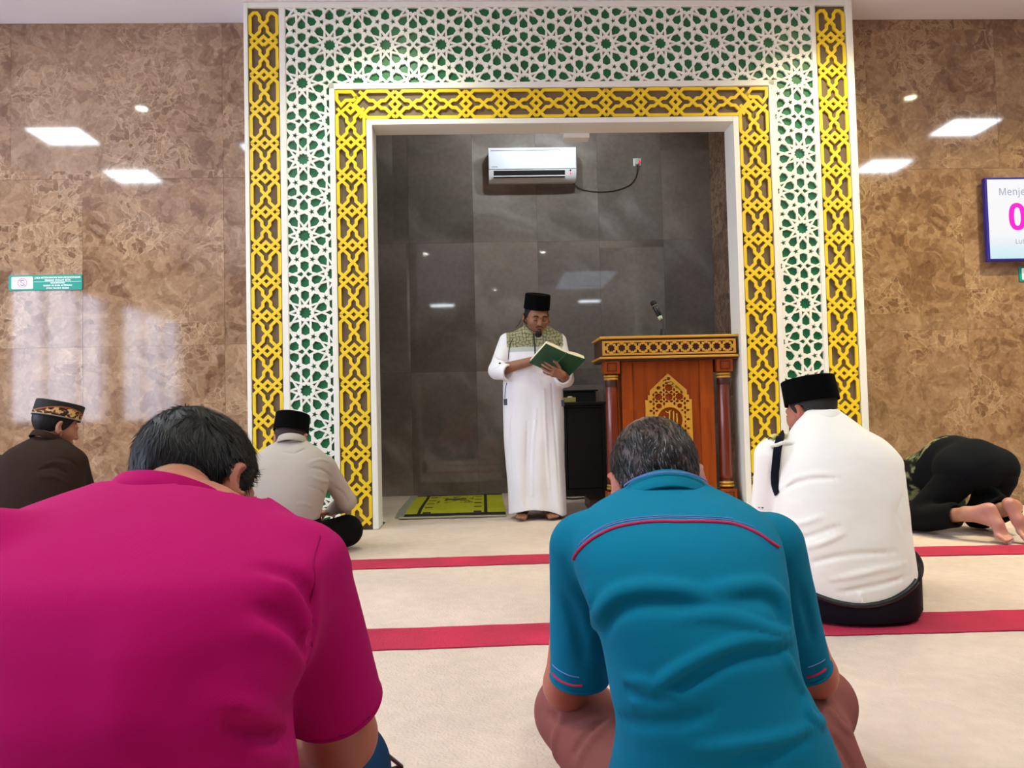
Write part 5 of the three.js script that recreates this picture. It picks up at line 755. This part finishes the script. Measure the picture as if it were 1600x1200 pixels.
// ===== man bowing with his forehead to the floor =====
{
  const g = person('man in black bowing down on the floor with bare soles towards us', [2.3, 0, .6]);
  const kL = A(1428, 812, .72), aL = A(1510, 803, 1.04), hL = A(1492, 752, .80), kR = A(1530, 806, .72), aR = A(1584, 792, 1.06), hR = A(1558, 748, .80), pel = A(1522, 727, .78), mid = A(1487, 723, .58), ch = A(1436, 740, .36), SLp = A(1420, 770, .28), SRp = A(1490, 765, .3);
  const torso = join([cone(pel, mid, .158, .155), cone(mid, ch, .155, .125), cone(SLp, SRp, .085, .085), cone(A(1495, 735, .78), A(1556, 732, .78), .13, .125)], .06), EL = A(1405, 822, .42), WL = A(1398, 825, .12), ER = A(1500, 815, .4), WR = A(1465, 815, .1);
  const slL = sleeve(SLp, WL, .065, .042, .006, EL), slR = sleeve(SRp, WR, .065, .042, .006, ER), dn = clothNoise(.005, 7, 1);
  const shirtF = (x, y, z) => { const d = join([torso, slL, slR], .04)(x, y, z); return d > .05 ? d : d - dn(x, y, z); };
  const leaf = (x, y, z) => { const t = z + (2.2 - x) * .25 - (y - .45) * .5; const edge = .53 + .12 * (fbm(x * 9, y * 9, z * 9, 2) - .5); if (t > edge) return [.006, .007, .009]; const n = fbm(x * 26, y * 26, z * 26 + 4, 3); return n > .58 ? [.23, .24, .12] : n > .5 ? [.07, .09, .04] : [.012, .013, .012]; };
  const blk = phys({ color: 0xffffff, vertexColors: true, roughness: 1, specularIntensity: .25 });
  { const b = bounds([pel, mid, ch, SLp, SRp, EL, WL, ER, WR, A(1570, 720, .8)], .19); b[0][1] = .0; part('shirt', place(mesh((x, y, z) => Math.max(shirtF(x, y, z), .015 - y), b[0], b[1], .0105, leaf), g), blk, g, 'black shirt with a leafy pattern over the shoulders'); }
  const cuff = (h, k, a, t) => { const c = mid3(k, a, t), d = unit(sub(a, k)), f = join([cone(h, k, .105, .078), cone(k, a, .08, .07)], .03), inn = cone(add(c, d, -.05), add(c, d, .1), .052, .058); return (x, y, z) => { let q = f(x, y, z); if (q > .1) return q; q = smax(q, (x - c[0]) * d[0] + (y - c[1]) * d[1] + (z - c[2]) * d[2], .006); return Math.max(q, -inn(x, y, z)); }; };
  const tL = cuff(hL, kL, aL, .82), tR = cuff(hR, kR, aR, .7), flap = slab2(A(1520, 740, .84), A(1590, 800, .93), .03, .05, .02, .016, [0, 0, 1]), dn2 = clothNoise(.006, 8, 3);
  { const b = bounds([hL, kL, aL, hR, kR, aR], .14); b[0][1] = 0; part('trousers', place(mesh((x, y, z) => { const d = join([tL, tR, flap], .03)(x, y, z); return Math.max(d > .05 ? d : d - dn2(x, y, z), .012 - y); }, b[0], b[1], .0095), g), cloth(0x08090b), g, 'black trousers'); }
  const fl = [A(1548, 795, 1.13), A(1566, 838, 1.19), A(1580, 846, 1.245)], fr = [A(1576, 787, 1.15), A(1600, 830, 1.2), A(1612, 842, 1.25)]; for (const f of [fl, fr]) { f[1][1] = Math.max(f[1][1], .045); f[2][1] = .02; }
  const hd = makeHead(A(1432, 812, .08), Math.PI, 1.35, 0, 1, {}), hands = [makeHand(WL, [0, -.1, -1], [0, 1, 0], -1, [.1, .1, .1, .1]), makeHand(WR, [0, -.1, -1], [0, 1, 0], 1, [.1, .1, .1, .1])]; 
  const body = join([hd.sdf, cone(hd.pos, mid3(SLp, SRp), .055, .06), cone(pel, ch, .12, .1), ...legs(hL, kL, aL), ...legs(hR, kR, aR), foot(aL, fl[0], fl[1], fl[2], [1, 0, -.15], 1), foot(aR, fr[0], fr[1], fr[2], [1, 0, -.15], 1), cone(SLp, EL, .045, .04), cone(EL, WL, .04, .028), cone(SRp, ER, .045, .04), cone(ER, WR, .04, .028)], .018), full = (x, y, z) => { let d = body(x, y, z); for (const h of hands) d = smin(d, h.sdf(x, y, z), .012); return Math.max(d, .004 - y); };
  const bb = bounds([hL, kL, aL, hR, kR, aR, hd.pos, WL, WR, fr[2]], .18); bb[0][1] = -.01;
  const sole = (x, y, z) => clamp(step01(1.0, 1.16, z) * 1.4, 0, 1.3);
  part('body', place(skinGeometry(full, bb[0], bb[1], [{ box: bounds([aL, ...fl], .05), h: .0042 }, { box: bounds([aR, ...fr], .05), h: .0042 }, { box: hd.box, h: .006 }, ...hands.map(h => ({ box: h.box, h: .006 }))], (x, y, z) => { const c = skin([.40, .19, .115])(x, y, z), s = sole(x, y, z); return mix3(c, [.47, .21, .165], clamp(s, 0, 1) * .75); }), g), skinMat, g);
  part('hair', place(mesh(hd.hair, hd.box[0], hd.box[1], .006), g), hairMat, g, 'black hair');
}

// ===== man standing in the niche =====
{
  const g = person('bearded man in a long white robe and black cap standing and reading a book', [-.16, 0, -.34]);
  const secs = sections(rowsAt([[504, 824, 850, -.355, .05], [512, 812, 860, -.35, .075], [520, 798, 872, -.345, .095], [532, 788, 879, -.34, .112], [560, 787, 877, -.335, .122], [600, 786, 879, -.33, .132], [650, 787, 881, -.33, .135], [700, 789, 883, -.325, .138], [760, 792, 885, -.325, .142], [812, 794, 886, -.325, .15]]), 2.2);
  const SR = A(793, 533, -.335), ER = A(777, 579, -.28), CR = A(795, 582, -.2), WR = A(835, 563, -.15), SL = A(873, 533, -.335), EL = A(884, 592, -.27), CL = A(880, 588, -.15), WL = A(878, 585, .0);
  const slR = sleeve(SR, CR, .062, .06, .012, ER), slL = sleeve(SL, CL, .058, .058, .012, EL);
  const flow = (x, y, z) => { const t = step01(1.05, .2, y), u = x + .02 * Math.sin(y * 5); return t * (.009 * Math.sin(u * 46 + 1.2) + .006 * Math.sin(u * 21 + y * 3 + .6)) + .004 * (2 * fbm(x * 9, y * 7, z * 9, 2) - 1); };
  const hem = A(834, 797, -.2), hemY = x => hem[1] - .05 * Math.min(1, ((x - hem[0]) / .2) ** 2);
  const robe0 = (x, y, z) => { let d = smin(smin(secs(x, y, z), slR(x, y, z), .03), slL(x, y, z), .03); return d > .04 ? d : d - flow(x, y, z); }, robe = (x, y, z) => Math.max(smax(robe0(x, y, z), hemY(x) - y, .004), -Math.max(secs(x, y, z) + .034, y - hemY(x) - .08));
  const H = p => hits(robe0, p, 1);
  const yokeY = A(830, 541, -.2)[1], bandY = A(830, 549, -.2)[1];
  const robeF = creased(robe, [[H([[768, 548], [775, 560], [790, 566]]), .009, -.005], [H([[772, 575], [785, 570], [797, 574]]), .008, .005], [H([[800, 640], [797, 700], [800, 760]]), .01, -.006], [H([[838, 640], [832, 720], [832, 790]]), .012, .008], [H([[824, 660], [822, 730], [822, 790]]), .012, -.006], [H([[862, 600], [868, 680], [874, 770]]), .01, -.006], [H([[850, 610], [854, 700], [860, 780]]), .012, .005]]);
  const white = phys({ color: 0xffffff, vertexColors: true, roughness: .85, sheen: .2 }), yoke = (x, y, z) => y > yokeY && Math.abs(x + .14) < .24 && Math.abs(x + .14) < .27 - (yokeY + .12 - y) * .25, cols = (x, y, z, nx, ny, nz) => { const ax = Math.abs(x + .145); if (ax < .205 && y > yokeY) { const l = Math.abs(((x * 42 + fbm(y * 30, x * 8, 2, 2) * 1.4) % 1 + 1) % 1 - .5) > .40 || Math.abs(((y * 40 + fbm(x * 30, y * 8, 5, 2) * 1.4) % 1 + 1) % 1 - .5) > .40; return l ? [.09, .085, .045] : mix3([.36, .35, .2], [.27, .27, .16], fbm(x * 50, y * 50, z * 50, 2)); } if (ax < .198 && y > bandY && nz > 0) return [.45, .5, .46]; return [.80, .80, .84]; };
  const b = bounds([A(755, 580, -.2), A(900, 600, -.2), A(830, 500, -.35), A(830, 812, -.3), CR, CL, [-.1, .1, -.5]], .05); b[0][1] = .005;
  const rb = part('robe', place(mesh(robeF, b[0], b[1], .0068, cols), g), white, g, 'long white robe with a patterned olive yoke');
  const dk = std({ color: 0x20262c, roughness: .8 });
  part('placket', place(ribbonOn(robeF, [[833, 517], [834, 525], [835, 535], [836, 548], [836, 556]], .005, .001, 20), g), dk, rb, 'dark front placket');
  for (const q of [[[801, 530], [797, 540], [795, 550], [794, 562]], [[792, 598], [790, 608], [789, 622]], [[872, 532], [874, 540]]]) part('piping', place(ribbonOn(robeF, q, .0027, .001, 20), g), dk, rb, 'dark seam piping');
  for (const [px, py] of [[791, 628], [878, 630]]) { const p = hit(robeF, px, py, 1); part('pocket_tab', place(mv(new RoundedBoxGeometry(.036, .045, .012, 2, .003), p[0], p[1], p[2] + .002), g), std({ color: 0x4a525c, roughness: .8 }), rb, 'grey pocket tab'); }
  { const p = hit(robeF, 781, 568, 1); part('sleeve_button', place(new THREE.CylinderGeometry(.008, .008, .005, 16).rotateX(Math.PI / 2).translate(p[0], p[1], p[2] + .002), g), dk, rb); }
  part('collar', place(collarStrip(A(835, 513, -.345), Math.PI + .05, .1, 0, .07, .066, .034, .08, .1, -2.9, 2.9, .0), g), std({ color: 0x77734f, roughness: .8 }), rb, 'olive stand-up collar');
  // skin
  const hd = makeHead(A(838, 497, -.29), .22, .3, -.03, 1.04, { hair: .005, hairline: (x, y, z) => y - lerp(lerp(-.05, .0, step01(-.07, .0, z)), .072, step01(.01, .06, z)) });
  // the book: spine from the body end D to the far end C
  const C = A(885, 552, .07), Dd = A(858, 581, -.085), Bp = A(849, 543.5, .09), Ep = A(921, 544, .1), s1 = V3(sub(C, Dd)), cl = V3(sub(Bp, C)), cr = V3(sub(Ep, C));
  const lh = makeHand(WL, [-.75, .2, .45], [.3, -.45, .85], 1, [.42, .45, .5, .55], .92, .08, .15), rh = makeHand(WR, [.85, .12, .08], [0, .5, .6], 1, [.3, .35, .4, .5]);
  const hL = [-.08, .86, -.34], hR = [-.24, .86, -.34], kL = [-.075, .47, -.32], kR = [-.25, .47, -.32], aL = [-.07, .09, -.36], aR = [-.255, .09, -.36];
  const body = join([hd.sdf, cone(hd.W([0, -.04, -.03]), A(835, 530, -.35), .058, .06), (x, y, z) => Math.max(secs(x, y, z, .03), .8 - y), cone(SR, ER, .046, .044), cone(ER, WR, .044, .029), cone(SL, EL, .046, .044), cone(EL, WL, .044, .029), ...legs(hL, kL, aL), ...legs(hR, kR, aR), foot(aL, [-.075, .045, -.4], [-.055, .03, -.22], [-.045, .022, -.16], [1, 0, 0]), foot(aR, [-.25, .045, -.4], [-.275, .03, -.22], [-.285, .022, -.16], [-1, 0, 0])], .018), full = (x, y, z) => Math.max(smin(smin(body(x, y, z), lh.sdf(x, y, z), .012), rh.sdf(x, y, z), .012), .008 - y, Math.min(0, y - .13) + (y > .13 && y < .95 ? secs(x, y, z) + .03 : -1));
  const bb = bounds([hd.pos, SL, SR, EL, ER, aL, aR, [0, 0, -.12]], .14); bb[0][1] = 0;
  const lips = (x, y, z) => { const p = hd.L(x, y, z); return Math.abs(p[0]) < .03 && p[1] < -.045 && p[1] > -.075 && p[2] > .06 ? .5 : 0; };
  const bd = part('body', place(skinGeometry(full, bb[0], bb[1], [{ box: hd.box, h: .003 }, { box: lh.box, h: .0034 }, { box: rh.box, h: .0036 }, { box: bounds([[-.055, .03, -.2], [-.045, .03, -.14]], .07), h: .005 }, { box: bounds([[-.275, .03, -.2], [-.285, .03, -.14]], .07), h: .005 }], skin([.26, .11, .06], lips)), g), skinMat, g);
  part('hair', place(mesh(hd.hair, hd.box[0], hd.box[1], .004), g), std({ color: 0x17110e, roughness: .7 }), g, 'short dark hair');
  part('cap', place(capGeometry(hd, .062, .166, .09, .11, .96, .004), g), felt, g, 'tall black felt cap');
  const arc = (pts, r) => place(tube(pts.map(p => hd.W(p)), r, 20, 6), g), onSkull = (x, y, up = .0015) => { let z = .15; for (let i = 0; i < 60; i++) { const w = hd.W([x, y, z]); const d = hd.sdf(...w) / hd.s; if (d < .0005) break; z -= d * .7; } return [x, y, z + up]; };
  for (const m of [1, -1]) { part('eyebrow', arc([onSkull(m * .016, .025), onSkull(m * .03, .03), onSkull(m * .047, .025)], .0046), hairMat, g); part('eyelashes', arc([onSkull(m * .019, -.002), onSkull(m * .031, -.006), onSkull(m * .044, -.001)], .0021), hairMat, g); }
  part('moustache', arc([onSkull(-.026, -.052), onSkull(-.012, -.045), onSkull(0, -.044), onSkull(.012, -.045), onSkull(.026, -.052)], .0028), std({ color: 0x15100d, roughness: .8 }), g);
  part('goatee', place(mesh((x, y, z) => { const p = hd.L(x, y, z), q = ell([0, -.1, .082], [.024, .024, .018])(...p); return Math.max(q, 0 - 1) * hd.s - .002 * fbm(x * 120, y * 50, z * 120, 2); }, hd.W([0, -.1, .08]).map(v => v - .05), hd.W([0, -.1, .08]).map(v => v + .05), .003), g), std({ color: 0x120d0b, roughness: .8 }), g, 'dark goatee');
  // headset microphone
  const hs = new THREE.Group(); hs.name = 'headset'; g.add(hs);
  part('ear_clip', arc([[-.084, .03, -.015], [-.092, .0, -.03], [-.088, -.03, -.02], [-.086, -.028, .005]], .005), black, hs); part('boom', arc([[-.086, -.02, .0], [-.083, -.04, .03], [-.068, -.066, .075], [-.035, -.075, .108], [-.018, -.072, .115]], .0035), black, hs);
  part('microphone_foam', place(mv(new THREE.SphereGeometry(.0145, 20, 14), ...hd.W([-.004, -.074, .116])), g), black, hs); part('cord', place(tube([hd.W([-.09, -.0, -.03]), hd.W([-.115, -.06, -.04]), hit(robeF, 806, 512, 1)], .0022, 20, 5), g), black, hs);
  // ----- the book he holds: a thing of its own
  const bk = thing('book', 'open green hardcover book held up by the man in white', 'book', Dd);
  const sd = s1.clone().normalize(), up = cl.clone().normalize().add(cr.clone().normalize()).multiplyScalar(.0); const Ls = s1.length();
  const plate = (dirv, th, len, off0, off1, lift, inset) => { const u = dirv.clone(); u.addScaledVector(sd, -u.dot(sd)); const w = dirv.length(); u.normalize(); let n = sd.clone().cross(u).normalize(); if (n.z > 0) n.negate(); const gq = new THREE.BoxGeometry(1, 1, 1, 1, 1, 1), p = gq.attributes.position; const shear = dirv.dot(sd) / dirv.length();
    for (let i = 0; i < p.count; i++) { const a = p.getX(i) + .5, bq = p.getY(i) + .5, c = p.getZ(i) + .5; const U = lerp(off0, off1, a) * w, S = lerp(inset, Ls - inset, bq) + shear * U * 0; p.setXYZ(i, u.x * U + sd.x * S + n.x * (lift + th * c), u.y * U + sd.y * S + n.y * (lift + th * c), u.z * U + sd.z * S + n.z * (lift + th * c)); } gq.computeVertexNormals(); return gq; };
  const green = std({ color: 0x0a4a2a, roughness: .45 }), paper = std({ color: 0xe9e1c4, roughness: .9 });
  part('cover', plate(cl, .004, 0, .03, 1, 0, 0), green, bk, 'dark green cover'); part('cover', plate(cr, .004, 0, .03, 1, 0, 0), green, bk, 'dark green cover');
  part('spine', tube([[0, 0, 0], s1.toArray()], .009, 4, 10), green, bk);
  const leaves = dirv => { const gs = []; const n = 7; for (let i = 0; i < n; i++) gs.push(plate(dirv,   .010 + .026 * Math.sin(Math.PI * Math.min(1, (i + .6) / n * .62 + .12)), 0, i / n * .96 + .005, (i + 1) / n * .96 + .005, .004, .006)); return gs; };
  part('page_block', leaves(cl), paper, bk, 'cream pages'); part('page_block', leaves(cr), paper, bk, 'cream pages');
  part('ribbon_marker', tube([[0, 0, 0], [.008, -.03, .012], [.016, -.04, .02]].map(p => [p[0] + cr.x * .35, p[1] - .01, p[2]]), .003, 12, 5), std({ color: 0xd8d4a0, roughness: .8 }), bk, 'pale ribbon marker');
}
{ // thin dark frame on the carpet beside the nearest man's knee
  const p0 = A(607, 1181, 3.95), p1 = A(627, 1197, 3.9), t = thing('metal_frame', 'small dark folded metal frame standing beside the knee of the man in magenta', 'frame', [p0[0] - .03, 0, 3.95]), q = (x, y, z) => [x - t.position.x, y - t.position.y, z - t.position.z], y0 = Math.max(.05, p0[1]);
  const bars = [[p0, p1], [p1, add(p1, [-.1, -.012, .03])], [p0, add(p0, [-.08, .0, .02])], [p1, [p1[0] + .012, .004, p1[2]]], [add(p1, [-.1, -.012, .03]), [p1[0] - .11, .004, p1[2] + .05]]];
  for (const [a, b] of bars) part('bar', tube([q(...a), q(...mid3(a, b)), q(...b)], .0035, 6, 8), std({ color: 0x2a2a30, roughness: .35, metalness: .6 }), t);
}

scene.traverse(o => { delete o.userData.__c; });
renderer.render(scene, camera);
